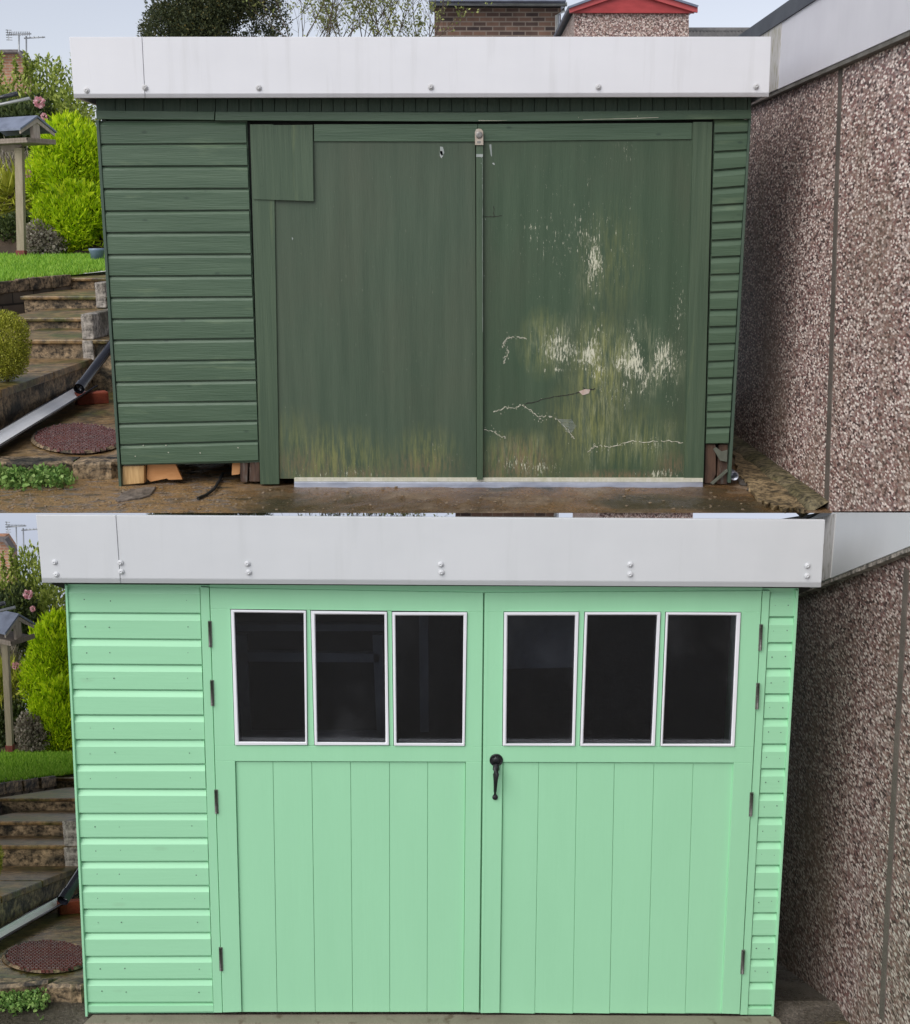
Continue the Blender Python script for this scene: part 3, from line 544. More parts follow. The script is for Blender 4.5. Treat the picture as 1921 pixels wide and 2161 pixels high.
# doors: one mesh of stiles and rails with holes for windows and panel
def bar(mb, q, Y=YL - .010, t=.044, m=0): mb.px(q, Y, t, m)
WINS = [[(486, 1285.4), (647, 1287.5), (650, 1573.5), (495, 1573.8)], [(655, 1287.8), (817.9, 1290), (822, 1574), (663, 1574)], [(826.7, 1290.4), (987, 1291), (982, 1575.6), (830.5, 1575)],
        [(1063, 1290.6), (1223, 1290.6), (1214.5, 1575.6), (1060, 1575)], [(1233.5, 1290.6), (1395.7, 1290.6), (1383.4, 1575.6), (1223.5, 1575.6)], [(1404.5, 1290.8), (1565, 1291.7), (1551.6, 1576.7), (1393, 1575.8)]]
GLS = [[(495, 1292.5), (641, 1294), (644.5, 1566), (504.4, 1565)], [(665.4, 1296.6), (811.5, 1297), (814, 1567), (670, 1566)], [(834.8, 1299), (978.5, 1299), (976, 1568.5), (837.3, 1568)],
       [(1071.5, 1299), (1214, 1299), (1207.5, 1569), (1068.7, 1569)], [(1240.6, 1298), (1387, 1298), (1375, 1569.5), (1231, 1569)], [(1411, 1298), (1554.5, 1298.7), (1542.8, 1569.7), (1399, 1569.7)]]
def dorf(outer, wins, pan):
    mb = MB(); (tl, tr, br, bl) = outer; (ptl, ptr, pbr, pbl) = pan
    le = lin(tl[1], tl[0], bl[1], bl[0]); re = lin(tr[1], tr[0], br[1], br[0])
    w0, w1 = wins[0], wins[-1]
    bar(mb, [tl, tr, (re(w1[1][1]), w1[1][1]), w1[1], w0[0], (le(w0[0][1]), w0[0][1])])                          # top rail
    bar(mb, [(le(w0[0][1]), w0[0][1]), w0[0], w0[3], (le(w0[3][1]), w0[3][1])])                                  # stiles beside the windows
    bar(mb, [w1[1], (re(w1[1][1]), w1[1][1]), (re(w1[2][1]), w1[2][1]), w1[2]])
    for A, B in zip(wins, wins[1:]): bar(mb, [A[1], B[0], B[3], A[2]])
    bar(mb, [(le(w0[3][1]), w0[3][1]), w0[3], w1[2], (re(w1[2][1]), w1[2][1]), (re(ptr[1]), ptr[1]), ptr, ptl, (le(ptl[1]), ptl[1])])   # lock rail
    bar(mb, [(le(ptl[1]), ptl[1]), ptl, pbl, bl]); bar(mb, [ptr, (re(ptr[1]), ptr[1]), br, pbr])
    return mb
def panel(parent, pan, tops, bots):
    mb = MB(); (tl, tr, br, bl) = pan; Xt = [tl[0] + 1.2] + tops + [tr[0] - .4]; Xb = [bl[0] + 1.2] + bots + [br[0] - .4]; g = .38; y = YL + .001
    for i in range(len(Xt) - 1):
        a, b, c, d = Xt[i], Xt[i + 1], Xb[i + 1], Xb[i]
        t0, t1 = lerp(tl[1], tr[1], (a - tl[0]) / (tr[0] - tl[0])) + 1, lerp(tl[1], tr[1], (b - tl[0]) / (tr[0] - tl[0])) + 1
        mb.px([(a + g, t0), (b - g, t1), (c - g, br[1]), (d + g, bl[1])], y + random.uniform(-.0006, .0006), .0035)
    mb.px([tl, tr, br, bl], y + .0045, .018); mb.build('panel', m_mint_v, parent, bevel=.0016)
def window(parent, o, g):
    ci = [(lerp(a[0], b[0], .8), lerp(a[1], b[1], .8)) for a, b in zip(o, g)]; cx = sum(p[0] for p in o) / 4; cy = sum(p[1] for p in o) / 4
    o2 = [(p[0] + (1.2 if p[0] < cx else -1.2), p[1] + (1.2 if p[1] < cy else -1.2)) for p in o]
    L = [[P(*p, YL + .02) for p in o2], [P(*p, YL - .0185) for p in o2], [P(*p, YL - .0195) for p in ci], [P(*p, YL - .010) for p in g], [P(*p, YL + .02) for p in g]]
    vs = [p for l in L for p in l]; fs = [(4 * r + k, 4 * r + (k + 1) % 4, 4 * r + 4 + (k + 1) % 4, 4 * r + 4 + k) for r in range(4) for k in range(4)] + [(16 + k, 16 + (k + 1) % 4, (k + 1) % 4, k) for k in range(4)]
    mb = MB(); mb.add(vs, fs); mb.build('window_frame', m_white, parent, bevel=.0012)
    mb = MB(); q = [(p[0] + (-2 if p[0] < cx else 2), p[1] + (-2 if p[1] < cy else 2)) for p in g]; mb.px(q, YL + .004, .004); mb.build('window_pane', m_glass, parent)
PANL = [(496, 1606.6), (983.4, 1608), (979, 2136), (509.7, 2136)]; PANR = [(1061, 1608.4), (1549, 1610), (1523.4, 2139.5), (1054.6, 2138)]
OUTL = [(442.6, 1241), (1020.2, 1251), (1011, 2137), (470.3, 2137)]; OUTR = [(1023, 1251), (1608.6, 1247), (1561.4, 2140.5), (1014.6, 2138.5)]
d1 = dorf(OUTL, WINS[:3], PANL).build('door', m_mint_v, ms, bevel=.0016)
d2 = dorf(OUTR, WINS[3:], PANR).build('door', m_mint_v, ms, bevel=.0016)
panel(d1, PANL, [576.3, 658.2, 740.2, 822.5, 903.2], [585.4, 665.7, 744.6, 823, 901.7]); panel(d2, PANR, [1137.6, 1218, 1297.2, 1380.7, 1463.6], [1129, 1209.6, 1287, 1367, 1446.5])
for i in range(6): window(d1 if i < 3 else d2, WINS[i], GLS[i])
mb = MB(); mb.px([(1016, 1252), (1024, 1252), (1016, 2137), (1009, 2137)], YL + .02, .02); mb.build('door_stop', m_mint_v, ms)
mb = MB(); mb.px([(1029.5, 1253), (1031, 1253), (1019.6, 2136), (1018.4, 2136)], YL - .0108, .002); mb.build('edge_strip', m_mint_v, d2)
for par, lst in ((d1, ((442.5, 1310.7, 1366, 0), (447, 1435.8, 1490, .4), (455.7, 1667, 1717.6, .5), (465.4, 2000, 2049.7, .3))), (d2, ((1607, 1318, 1373, -.6), (1600.3, 1442, 1497, -.6), (1587, 1673, 1723, -.6), (1569.2, 2005.6, 2056, -.5)))):
    for u, v0, v1, sl in lst:
        mb = MB(); sgn = 1 if par is d1 else -1; sh = 1.6 if par is d1 else -2.6
        mb.px([(u - 3.6, v0), (u + 3.6, v0), (u + 3.6 + sh, v1), (u - 3.6 + sh, v1)], YL - .014, .004)
        mb.tube([P(u - sgn * 1.0, v0 + 1, YL - .018), P(u - sgn * 1.0 + sh, v1 - 1, YL - .018)], .0052, 8, 1)
        for f in (.12, .5, .88):
            mb.lathe(P(u + sgn * 1.8 + sh * f, lerp(v0, v1, f), YL - .014), [(.0028, 0), (.0028, .001), (.001, .0016)], n=8)
        mb.build('hinge', [m_steel, M2('hinge_knuckle', (.08, .075, .07), (.16, .15, .14), (40, 40, 200), .4, metal=.5)], par)
# black thumb-latch handle
mb = MB(); c = P(1047.5, 1603.8, YL - .010); r = 14 / F * YL * 1.1
mb.lathe(c, [(r, 0), (r, .004), (r * .93, .007), (r * .86, .006), (r * .80, .0045), (r * .55, .0045), (r * .5, .009), (r * .3, .011)], n=24)
for u in (1042.5, 1047.5, 1052.5): mb.px([(u - 1.1, 1597), (u + 1.1, 1597), (u + 1.1, 1611), (u - 1.1, 1611)], YL - .0185, .005)
path = [(1047.5, 1614, .012), (1047.4, 1624, .026), (1047, 1634, .036), (1046.4, 1646, .040), (1045.8, 1660, .034), (1045.3, 1670, .022), (1045, 1678, .010)]
rad = [.013, .0150, .0135, .0098, .0078, .0070, .0068]
mb.tube([P(u, v, YL - .010 - q) for u, v, q in path], rad, 12)
mb.lathe(P(1045, 1682, YL - .010), [(.012, 0), (.0125, .004), (.010, .009), (.004, .011)], n=14); mb.build('handle', m_iron, d2)
# dim inside; added grey frame, bar and sheet stand in for pane reflections
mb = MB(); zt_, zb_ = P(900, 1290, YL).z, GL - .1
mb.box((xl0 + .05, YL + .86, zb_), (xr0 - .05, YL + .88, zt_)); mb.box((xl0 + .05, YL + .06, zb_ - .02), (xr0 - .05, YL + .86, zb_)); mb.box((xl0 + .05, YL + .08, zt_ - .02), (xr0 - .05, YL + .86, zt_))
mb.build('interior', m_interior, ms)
def inner(name, polys, Y, mat):
    mb = MB()
    for q in polys: mb.px(q, Y, .03)
    return mb.build(name, mat, ms)
inner('reflection_frame', [[(497, 1376), (800, 1380), (800, 1398), (497, 1396)], [(786, 1340), (808, 1340), (814, 1560), (796, 1560)], [(500, 1340), (520, 1340), (530, 1560), (510, 1560)], [(500, 1318), (810, 1318), (810, 1332), (500, 1332)], [(510, 1546), (800, 1546), (800, 1562), (510, 1562)]], YL + .45, m_reflection)
inner('reflection_bar', [[(884, 1290), (904, 1290), (905, 1545), (887, 1545)]], YL + .5, m_reflection)
inner('reflection_sheet', [[(1060, 1285), (1230, 1285), (1228, 1408), (1062, 1412)]], YL + .35, m_reflection)

# yard in front of and behind the mint shed
rr2 = random.Random(4)
KZ = GL - .012
sheet('ground', -30, 30, -30, YL + .12, lambda x, y, i, j: KZ, 4, 4, m_ground2, kind='structure')
sheet('ground', -9, 1.80, YL + .12, 22, lambda x, y, i, j: KZ - .02 + SL * (y - YL - .12) - (.10 if x < -1.6 else 0), 20, 30, m_ground2, kind='structure')
mb = MB(); p = [PG(u, v, (GL + .006, 0, 0)) for u, v in ((196, 2141), (900, 2140), (1634, 2144), (1646, 2152), (1652, 2163), (900, 2161), (176, 2160))]
mb.prism(p, (0, 0, -.1)); mb.build('sill', m_sill, ms, bevel=.004)

# lower garage
XL = 1.79
gl = thing('garage', (XL, YL, GL), 'brownish pebbledash garage wall beside the mint green shed', 'garage')
zb = lambda Y: CZ - 3.588 + SL * (Y - 4.69)
zfb = lambda Y: CZ - 1.834 - .457 * (Y - 5.635)
Yn, Yb = 3.2, 9.0
mb = MB(); mb.prism([(XL, Yb, zb(Yb) - .4), (XL, YL, zb(YL) - .3), (XL, Yn, zb(Yn) - 1.0), (XL, Yn, zfb(Yn) + .02), (XL, Yb, zfb(Yb) + .02)], (3, 0, 0)); mb.build('wall', m_pebble_low, gl)
ja, jb = PX(1915, 1200, XL), PX(1862, 2150, XL)
mb = MB(); mb.prism([(XL - .004, ja.y - .024, ja.z), (XL - .004, ja.y + .024, ja.z), (XL - .004, jb.y + .026, jb.z), (XL - .004, jb.y - .026, jb.z)], (.01, 0, 0)); mb.build('panel_joint', m_joint, gl)
xf = XL - .045; ztop = lambda Y: zfb(Y) + .392
Yc = 5.27; cut = lambda Y: min(ztop(Y), seamz(Y) - .002)
mb = MB(); ys = [Yn, 3.6, 4, 4.4, 4.8, Yc, 6, Yb]
mb.prism([(xf, y, zfb(y) + .02) for y in ys] + [(xf, y, cut(y)) for y in reversed(ys)], (.02, 0, 0))
mb.prism([(xf + .004, y, zfb(y)) for y in (Yn, Yb)] + [(xf + .004, y, zfb(y) + .02) for y in (Yb, Yn)], (.04, 0, 0), 1)
mb.build('fascia', [m_fascia_b, m_conc], gl, bevel=.002)
mb = MB(); mb.prism([(xf - .01, y, ztop(y) - .004) for y in (5.3, 7.5)] + [(xf - .006, y, min(ztop(y) + .085, seamz(y) - .004)) for y in (7.5, 5.9, 5.3)], (.03, 0, 0)); mb.build('roof', m_felt, gl)
e0, e1 = PX(1712, 1180, xf), PX(1757, 1180, xf)
mb = MB(); mb.prism([(xf - .003, e1.y, zfb(e1.y) + .022), (xf - .003, e0.y + .2, zfb(e0.y + .2) + .022), (xf - .003, e0.y + .2, ztop(e0.y + .2) - .004), (xf - .003, e1.y, cut(e1.y) - .004)], (.003, 0, 0))
mb.build('fascia_end', M2('grey_stained_upvc', (.62, .61, .60), (.52, .51, .49), (8, 8, 2), .6, .2, (160, 160, 60), c3=(.22, .20, .15), t3=(.52, .7), sc3=(40, 40, 12)), gl)
mb = MB(); kerbstrip(mb, XL - .001, XL - .13, 4.0, 7.5, lambda y: zb(y) - .04, random.Random(6)); mb.build('kerb', m_moss, None, loc=(XL, 4.6, GL - .1), label='dark mossy kerb along the garage wall beside the mint shed', cat='kerb')

# ------------------------------------------------------------------ plants
def rdir(rnd):
    z = rnd.uniform(-1, 1); a = rnd.uniform(0, 2 * math.pi); r = math.sqrt(1 - z * z); return Vector((r * math.cos(a), r * math.sin(a), z))
def leaf(mb, c, d, L, W, rnd):
    s = d.cross(rdir(rnd)).normalized() * (W / 2); m = c + d * (L * .45)
    mb.add([c, m + s, c + d * L, m - s], [(0, 1, 2, 3)])
def cloud(mb, blobs, N, L, W, up, rnd, inner=.45, lumps=0):
    tot = sum(b[1] * b[2] * b[3] for b in blobs)
    for (c, rx, ry, rz) in blobs:
        lum = [rdir(rnd) for _ in range(lumps)]
        for _ in range(int(N * rx * ry * rz / tot)):
            q = rdir(rnd); r = rnd.uniform(inner, 1) ** .6
            if lumps:
                k = max(q.dot(l) for l in lum); r *= .72 + .38 * max(0, (k - .6) / .4)
            p = Vector(c) + Vector((q.x * rx * r, q.y * ry * r, q.z * rz * r))
            d = (q * .7 + rdir(rnd) * .8 + Vector((0, 0, up))).normalized(); l = L * rnd.uniform(.6, 1.3)
            leaf(mb, p, d, l, W * rnd.uniform(.7, 1.3), rnd)
def conifer(mb, c, rx, rz, n, L, rnd, W=.016, tip=1.0):
    lob = []
    for _ in range(95):
        a = rnd.uniform(0, 2 * math.pi); t = rnd.random() ** .85
        prof = (1 - max(0, (t - .5) / .5) ** 3) ** .55 * (.42 + .58 * min(1, t / .42) ** .8) + .02
        r = rx * (prof * rnd.uniform(.72, .86) - .06); R_ = rx * rnd.uniform(.20, .32)
        lob.append((Vector(c) + Vector((math.cos(a) * r, math.sin(a) * r, .12 + t * (2 * rz - .35))), R_, R_, R_ * 1.25))
    cloud(mb, lob, n * 3, L * .75, W * 1.15, .95, rnd, .55, 9)
def trunk(parent, b, t, r, mat=None): mb = MB(); mb.tube([b, lerp(Vector(b), Vector(t), .5) + Vector((.02, 0, 0)), t], [r, r * .8, r * .35], 8); mb.build('trunk', mat or m_bark, parent)

# ------------------------------------------------------------------ the stepped garden beside a shed (built twice, each from its own measurements)
def garden(c):
    s = c['s']; G0 = (c['zg'], 0, 0); rnd = random.Random(c['seed']); nm = c['of']
    k0 = PG(60, c['kerb_v'][1], G0); Yk = k0.y; zk = P(60, c['kerb_v'][0], Yk).z
    plat = (zk, Yk, s); zp = lambda y, pl: pl[0] + pl[2] * (y - pl[1])
    def slab(mb, X0, X1, Y0, Y1, pl, th, m=0, up=0):
        z0, z1 = zp(Y0, pl) + up, zp(Y1, pl) + up
        mb.hexa([(X0, Y0, z0), (X1, Y0, z0), (X1, Y1, z1), (X0, Y1, z1), (X0, Y0, z0 - th), (X1, Y0, z0 - th), (X1, Y1, z1 - th), (X0, Y1, z1 - th)], m)
    xe = P(c['kerb_uR'], c['kerb_v'][0], Yk).x
    mb = MB(); nx, ny = 40, 24; vs = []
    for j in range(ny + 1):
        for i in range(nx + 1):
            y = lerp(Yk + .10, Yk + 8, (j / ny) ** 1.5); x = lerp(-9, xe + .25 + .02 * j, i / nx); vs.append((x, y, zp(y, plat) - .006 + rnd.uniform(-.004, .004)))
    mb.add(vs, [(j * (nx + 1) + i, j * (nx + 1) + i + 1, (j + 1) * (nx + 1) + i + 1, (j + 1) * (nx + 1) + i) for j in range(ny) for i in range(nx)], 0, True)
    mb.build('path', m_slab, kind='structure')
    # kerb stones
    xs = [-4.2, -3.3] + [P(u, c['kerb_v'][0], Yk).x for u in c['kerb_joints']] + [xe]
    for i, (a, b) in enumerate(zip(xs, xs[1:])):
        if b < P(-60, c['kerb_v'][0], Yk).x: continue
        mb = MB(); dz = rnd.uniform(-.006, .006); ln = b - a; N = 8; pr = []
        for j in range(N + 1):
            x = lerp(a + .004, b - .004, j / N); y0 = Yk + rnd.uniform(-.006, .006) + (.0 if j < N else .04); z = zk + dz + rnd.uniform(-.005, .003)
            pr.append([(x, y0, c['zg'] - .05), (x, y0, z - .012), (x, y0 + .014, z), (x, Yk + .16, z + s * .16), (x, Yk + .16, c['zg'] - .2)])
        vs = [p for r_ in pr for p in r_]; fs = [(5 * j + k, 5 * j + 5 + k, 5 * j + 6 + k, 5 * j + 1 + k) for j in range(N) for k in range(4)] + [tuple(range(5)), tuple(range(5 * N + 4, 5 * N - 1, -1))]
        mb.add(vs, fs); mb.build('kerb_stone', m_stone, None, loc=((a + b) / 2, Yk, c['zg']), label=('long ' if i == len(xs) - 3 else 'end ' if i == len(xs) - 2 else 'outer ') + 'grey kerb stone edging the manhole platform left of the ' + nm, cat='kerb stone', group='kerb stones left of the ' + nm)
    # terrace with paved top
    tb = PG(c['ter_u'], c['ter_v'][1], plat); xt = tb.x; ter = (PX(c['ter_u'], c['ter_v'][0], xt).z if abs(c['ter_u'] - 960) > 1 else 0, tb.y, s)
    ter = (P(c['ter_u'], c['ter_v'][0], tb.y).z, tb.y, s)
    R1 = c['risers'][0]; Y1 = PG(R1[2], R1[0], ter).y
    rt = thing('retaining_wall', (xt, tb.y, zp(tb.y, plat)), 'low mossy stone wall with paved top holding the terrace left of the ' + nm, 'wall')
    mb = MB(); y0 = tb.y - 1.6; mb.hexa([(-8, y0, zp(y0, ter) - .05), (xt, y0, zp(y0, ter) - .05), (xt, Y1 + 2.5, zp(Y1 + 2.5, ter) - .05), (-8, Y1 + 2.5, zp(Y1 + 2.5, ter) - .05), (-8, y0, zp(y0, plat) - .3), (xt, y0, zp(y0, plat) - .3), (xt, Y1 + 2.5, zp(Y1 + 2.5, plat) - .3), (-8, Y1 + 2.5, zp(Y1 + 2.5, plat) - .3)])
    mb.build('wall_face', m_stone, rt)
    ysl = [y0, tb.y + .02]; n = 2
    for i in range(n): ysl.append(lerp(tb.y, Y1, (i + 1) / n) + rnd.uniform(-.05, .05) * (i < n - 1))
    for a, b in zip(ysl, ysl[1:]):
        mb = MB(); slab(mb, -8, xt + .02, a + .006, b - .004, ter, .05, 0, rnd.uniform(-.004, .004)); mb.build('coping_slab', m_slab, rt, bevel=.008)
    # steps
    st = thing('stone_steps', P((R1[2] + R1[3]) / 2, R1[0], Y1), 'worn wet stone garden steps climbing to the lawn left of the ' + nm, 'steps')
    pl = ter; ydat = []
    for (vb, vt, uL, uR) in c['risers']:
        Yr = PG((uL + uR) / 2, vb, pl).y; zt_ = P((uL + uR) / 2, vt, Yr).z; xl_, xr_ = P(uL, vb, Yr).x, P(uR, vb, Yr).x; ydat.append((Yr, zt_, xl_, xr_, pl)); pl = (zt_, Yr, s)
    ydat.append((ydat[-1][0] + 3.2, ydat[-1][1], ydat[-1][2], ydat[-1][3], pl))
    for a, b in zip(ydat, ydat[1:]):
        pl2 = (a[1], a[0], s); mb = MB(); rr_ = []
        slab(mb, a[2] - .25, a[3] + .25, a[0] + .02, b[0] + .12, pl2, .5, 0, -.035); mb.build('riser', m_stone, st, bevel=.006)
        mb = MB(); slab(mb, a[2] - .27, a[3] + .27, a[0] - .015, b[0] + .10, pl2, .035, 0, 0); mb.build('tread', m_slab, st, bevel=.010)
    lawn = (ydat[-2][1] + c['lawn_up'], ydat[-2][0], s + c['lawn_s'])
    # concrete blocks lining the steps on the right
    for i, (poly, k, lab) in enumerate(c['blocks']):
        Yb_ = ydat[k][0] - .02; (uL, vt), (uR, vb) = poly
        a, b = P(uL, vt, Yb_), P(uR, vb, Yb_); L_ = 1.5 if k == 0 else 1.2; mb = MB()
        mb.hexa([(a.x, Yb_, a.z), (b.x + c['blk'], Yb_, a.z), (b.x + c['blk'], Yb_ + L_, a.z + s * L_), (a.x, Yb_ + L_, a.z + s * L_), (a.x, Yb_, b.z), (b.x + c['blk'], Yb_, b.z), (b.x + c['blk'], Yb_ + L_, b.z + s * L_), (a.x, Yb_ + L_, b.z + s * L_)])
        mb.build('concrete_block', m_conc, None, loc=(a.x, Yb_, b.z), bevel=.01, label=lab + nm, cat='block', group='concrete blocks beside the steps left of the ' + nm)
    # coursed wall holding the lawn
    A, B = PG(c['wall'][0][0], c['wall'][0][1], lawn), PG(c['wall'][1][0], c['wall'][1][1], lawn); D = A + (A - B) * 1.2
    dirn = (B - D); dirn.z = 0; dirn.normalize(); nrm = Vector((-dirn.y, dirn.x, 0))
    mb = MB(); lowr = 1.6
    mb.prism([D + Vector((0, 0, -.02)), B + Vector((0, 0, -.02)), B + Vector((0, 0, -lowr)), D + Vector((0, 0, -lowr))], nrm * .25); wl = mb.build('garden_wall', m_wallstone, None, loc=(A.x, A.y, A.z - .5), bevel=.004, label='coursed stone wall holding up the lawn left of the ' + nm, cat='wall')
    mb = MB(); N = 7
    for i in range(N * 2):
        p, q = lerp(D, B, (i + .02) / N / 2), lerp(D, B, (i + .98) / N / 2); dz = Vector((0, 0, rnd.uniform(0, .012))); f = nrm * -rnd.uniform(.01, .035)
        mb.prism([p + dz + f, q + dz + f, q + Vector((0, 0, -.11)) + f, p + Vector((0, 0, -.11)) + f], nrm * .26)
    mb.build('coping', m_stone, wl, bevel=.006)
    # lawn: soil under it and blades on it
    ux = 620 if s == 0 else 330; Eb = [PG(-260, c['lawn_back'], lawn), PG(ux, c['lawn_back'], lawn)]; Fr = PG(c['wall'][2][0], c['wall'][2][1], lawn); Fr2 = PG(ux - 60, c['wall'][2][1], lawn)
    mb = MB(); mb.add([D + nrm * .2, B + nrm * .2, Fr, Fr2, Eb[1], Eb[0]], [(0, 1, 2, 3, 4, 5)]); turf = mb.build('lawn_ground', m_turf, None, kind='structure')
    mb = MB(); K_ = 40; vs = []
    for j in range(7):
        for i in range(K_ + 1): q = lerp(Eb[0], Eb[1], i / K_); vs.append(q + Vector((0, j * .7, j * .7 * s + ((.10 + .2 * j if s == 0 else .05 + .10 * j) if j else -.02) + rnd.uniform(-.05, .05))))
    mb.add(vs, [(j * (K_ + 1) + i, j * (K_ + 1) + i + 1, (j + 1) * (K_ + 1) + i + 1, (j + 1) * (K_ + 1) + i) for j in range(6) for i in range(K_)], 0, True); mb.build('flower_bed', m_soil, kind='structure')
    mb = MB(); cnt = 0
    edge = [(c['wall'][0][0], c['wall'][0][1]), (c['wall'][1][0], c['wall'][1][1]), (c['wall'][2][0], c['wall'][2][1])]
    for _ in range(15000):
        u = rnd.uniform(-60, 262); top = c['lawn_back'] - 2
        e = lerp(edge[0][1], edge[1][1], (u - edge[0][0]) / (edge[1][0] - edge[0][0])) if u < edge[1][0] else lerp(edge[1][1], edge[2][1], (u - edge[1][0]) / (edge[2][0] - edge[1][0]))
        if e < top: continue
        v = rnd.uniform(top, e); p = PG(u, v, lawn) + Vector((0, 0, -.005)); L = rnd.uniform(.025, .06) * (1.6 if rnd.random() < .06 else 1)
        d = Vector((rnd.uniform(-.5, .5), rnd.uniform(-.5, .5), 1)).normalized(); sd_ = Vector((d.z, 0, -d.x)).normalized() * rnd.uniform(.005, .010); mb.add([p - sd_, p + sd_, p + d * L], [(0, 1, 2)])
    mb.build('lawn_grass', m_grass, None, kind='stuff', label='bright short lawn grass above the stone wall left of the ' + nm, cat='grass')
    # manhole cover
    (cu, cv, ru, rv) = c['manhole']; mh = thing('manhole_cover', PG(cu, cv, plat), 'round rusty red manhole cover in the paving left of the ' + nm, 'manhole cover')
    E = lambda k, N, f=1.0: PG(cu + ru * f * math.cos(2 * math.pi * k / N), cv + rv * f * math.sin(2 * math.pi * k / N), plat)
    mb = MB(); N = 40; up = Vector((0, 0, .016)); vs = []
    for k in range(N): vs += [E(k, N, 1.10) + up * .15, E(k, N, 1.06) + up * .8, E(k, N, 1.02) + up, E(k, N, 1.0) + up * .2]
    mb.add(vs, [(4 * k + j, (4 * k + 4 + j) % (4 * N), (4 * k + 5 + j) % (4 * N), 4 * k + 1 + j) for k in range(N) for j in range(3)], 0, True); mb.build('rim', m_stone, mh)
    mb = MB(); mb.prism([E(k, N) + up * .4 for k in range(N)], (0, 0, -.02)); c0 = E(0, N, 0); ax, ay = E(0, 4) - c0, E(3, 4) - c0
    for i in range(-10, 11):
        for j in range(-10, 11):
            x, y = (i + .5 * (j % 2)) / 10.5, j / 10.5
            if x * x + y * y > .92: continue
            p = c0 + ax * x + ay * y + up * .4; w_ = ax * .030; h_ = ay * .032
            if (i + j) % 2: w_, h_ = w_ * 1.25, h_ * .7
            mb.hexa([p - w_ - h_ + up * 1.1, p + w_ - h_ + up * 1.1, p + w_ + h_ + up * 1.1, p - w_ + h_ + up * 1.1, p - w_ * 1.2 - h_ * 1.2, p + w_ * 1.2 - h_ * 1.2, p + w_ * 1.2 + h_ * 1.2, p - w_ * 1.2 + h_ * 1.2])
    mb.build('cover_plate', m_rustplate, mh)
    # gutter channel laid as a drain, the downpipe feeding it, and the brick
    (na, nb) = c['gutter']; a = PG(*na, plat) + Vector((0, 0, .05)); b = PG(*nb, plat) + Vector((0, 0, c['brick_h'])); d = (b - a).normalized(); sd_ = d.cross(Vector((0, 0, 1))).normalized(); un = sd_.cross(d); r0 = c['g_r']
    mb = MB(); K = 10
    for rr_, mi in ((r0, 1), (r0 - .006, 0)):
        vs = []
        for q in (a, b): vs += [q + sd_ * rr_ * math.cos(math.pi * k / K) - un * rr_ * .62 * math.sin(math.pi * k / K) for k in range(K + 1)]
        mb.add(vs, [(k, k + 1, K + 2 + k, K + 1 + k) for k in range(K)], mi, True)
    for sg in (1, -1): mb.tube([a + sd_ * sg * r0, b + sd_ * sg * r0], .006, 6, 1)
    mb.build('gutter_channel', [m_chan, m_black], None, loc=PG(*na, plat), label='length of pale half round gutter lying on the ground left of the ' + nm, cat='gutter')
    (p0, p1, Y0_, Y1_) = c['pipe']; mb = MB(); q0, q1 = P(*p0, Y0_), P(*p1, Y1_); dd = (q1 - q0).normalized()
    mb.tube([q0, q1, q1 + Vector((.25, .1, .1))], c['p_r'], 14, 0, False); mb.tube([q0 - dd * .004, q0 + dd * .06], c['p_r'] * 1.14, 14, 0, False); mb.tube([q0 + dd * .03, q0 + dd * .04], c['p_r'] * .96, 14)
    mb.build('downpipe', m_black, None, loc=q0, label='glossy black downpipe slanting from behind the ' + nm, cat='pipe')
    (bu, bv) = c['brick']; bp = PG(bu, bv, plat); mb = MB(); L_, Wd, H_ = c['brick_s']; ca, sa = math.cos(.5), math.sin(.5)
    pt = lambda x, y, z: (bp.x + x * ca - y * sa, bp.y + x * sa + y * ca, bp.z + z + s * (x * sa + y * ca))
    mb.hexa([pt(-L_, -Wd, H_), pt(L_, -Wd, H_), pt(L_, Wd, H_), pt(-L_, Wd, H_), pt(-L_, -Wd, -.01), pt(L_, -Wd, -.01), pt(L_, Wd, -.01), pt(-L_, Wd, -.01)]); mb.build('brick', m_red, None, loc=bp, bevel=.008, label='red brick propping the gutter left of the ' + nm, cat='brick')
    # weeds along the kerb
    mb = MB(); wc = [rnd.triangular(-40, c['weeds'][1], 30) for _ in range(26)]
    for _ in range(c['weeds'][4]):
        u = rnd.choice(wc) + rnd.gauss(0, 9); v = rnd.gauss(c['weeds'][2], c['weeds'][3]); p = PG(u, min(v, c['weeds'][5]), G0) + Vector((0, 0, rnd.uniform(0, .05) * c['wsz']))
        for _k in range(4): leaf(mb, p + rdir(rnd) * .012, (rdir(rnd) * .9 + Vector((0, -.2, .55))).normalized(), rnd.uniform(.012, .028) * c['wsz'], .017 * c['wsz'], rnd)
    mb.build('weeds', m_weed, None, kind='stuff', label='small green weeds growing along the kerb left of the ' + nm, cat='weeds')
    # golden shrub on the terrace
    (su, sv0, sv1, sr, Ys) = c['shrub']; base = PG(su, sv1, (ter[0], ter[1], s)) ; Yq = base.y; top = P(su, sv0, Yq); h = top.z - base.z
    sh = thing('shrub', base, 'clipped yellow green shrub on the terrace at the left edge by the ' + nm, 'shrub'); mb = MB(); rx = sr / F * Yq
    cloud(mb, [(base + Vector((0, 0, h * .55)), rx, rx, h * .47), (base + Vector((0, 0, h * .3)), rx * .85, rx * .85, h * .3)], 17000, rx * .11, rx * .04, .6, rnd, .35, 30); mb.build('foliage', m_shrub_y, sh); trunk(sh, base + Vector((0, 0, -.03)), base + Vector((0, 0, h * .6)), rx * .08)
    return lawn

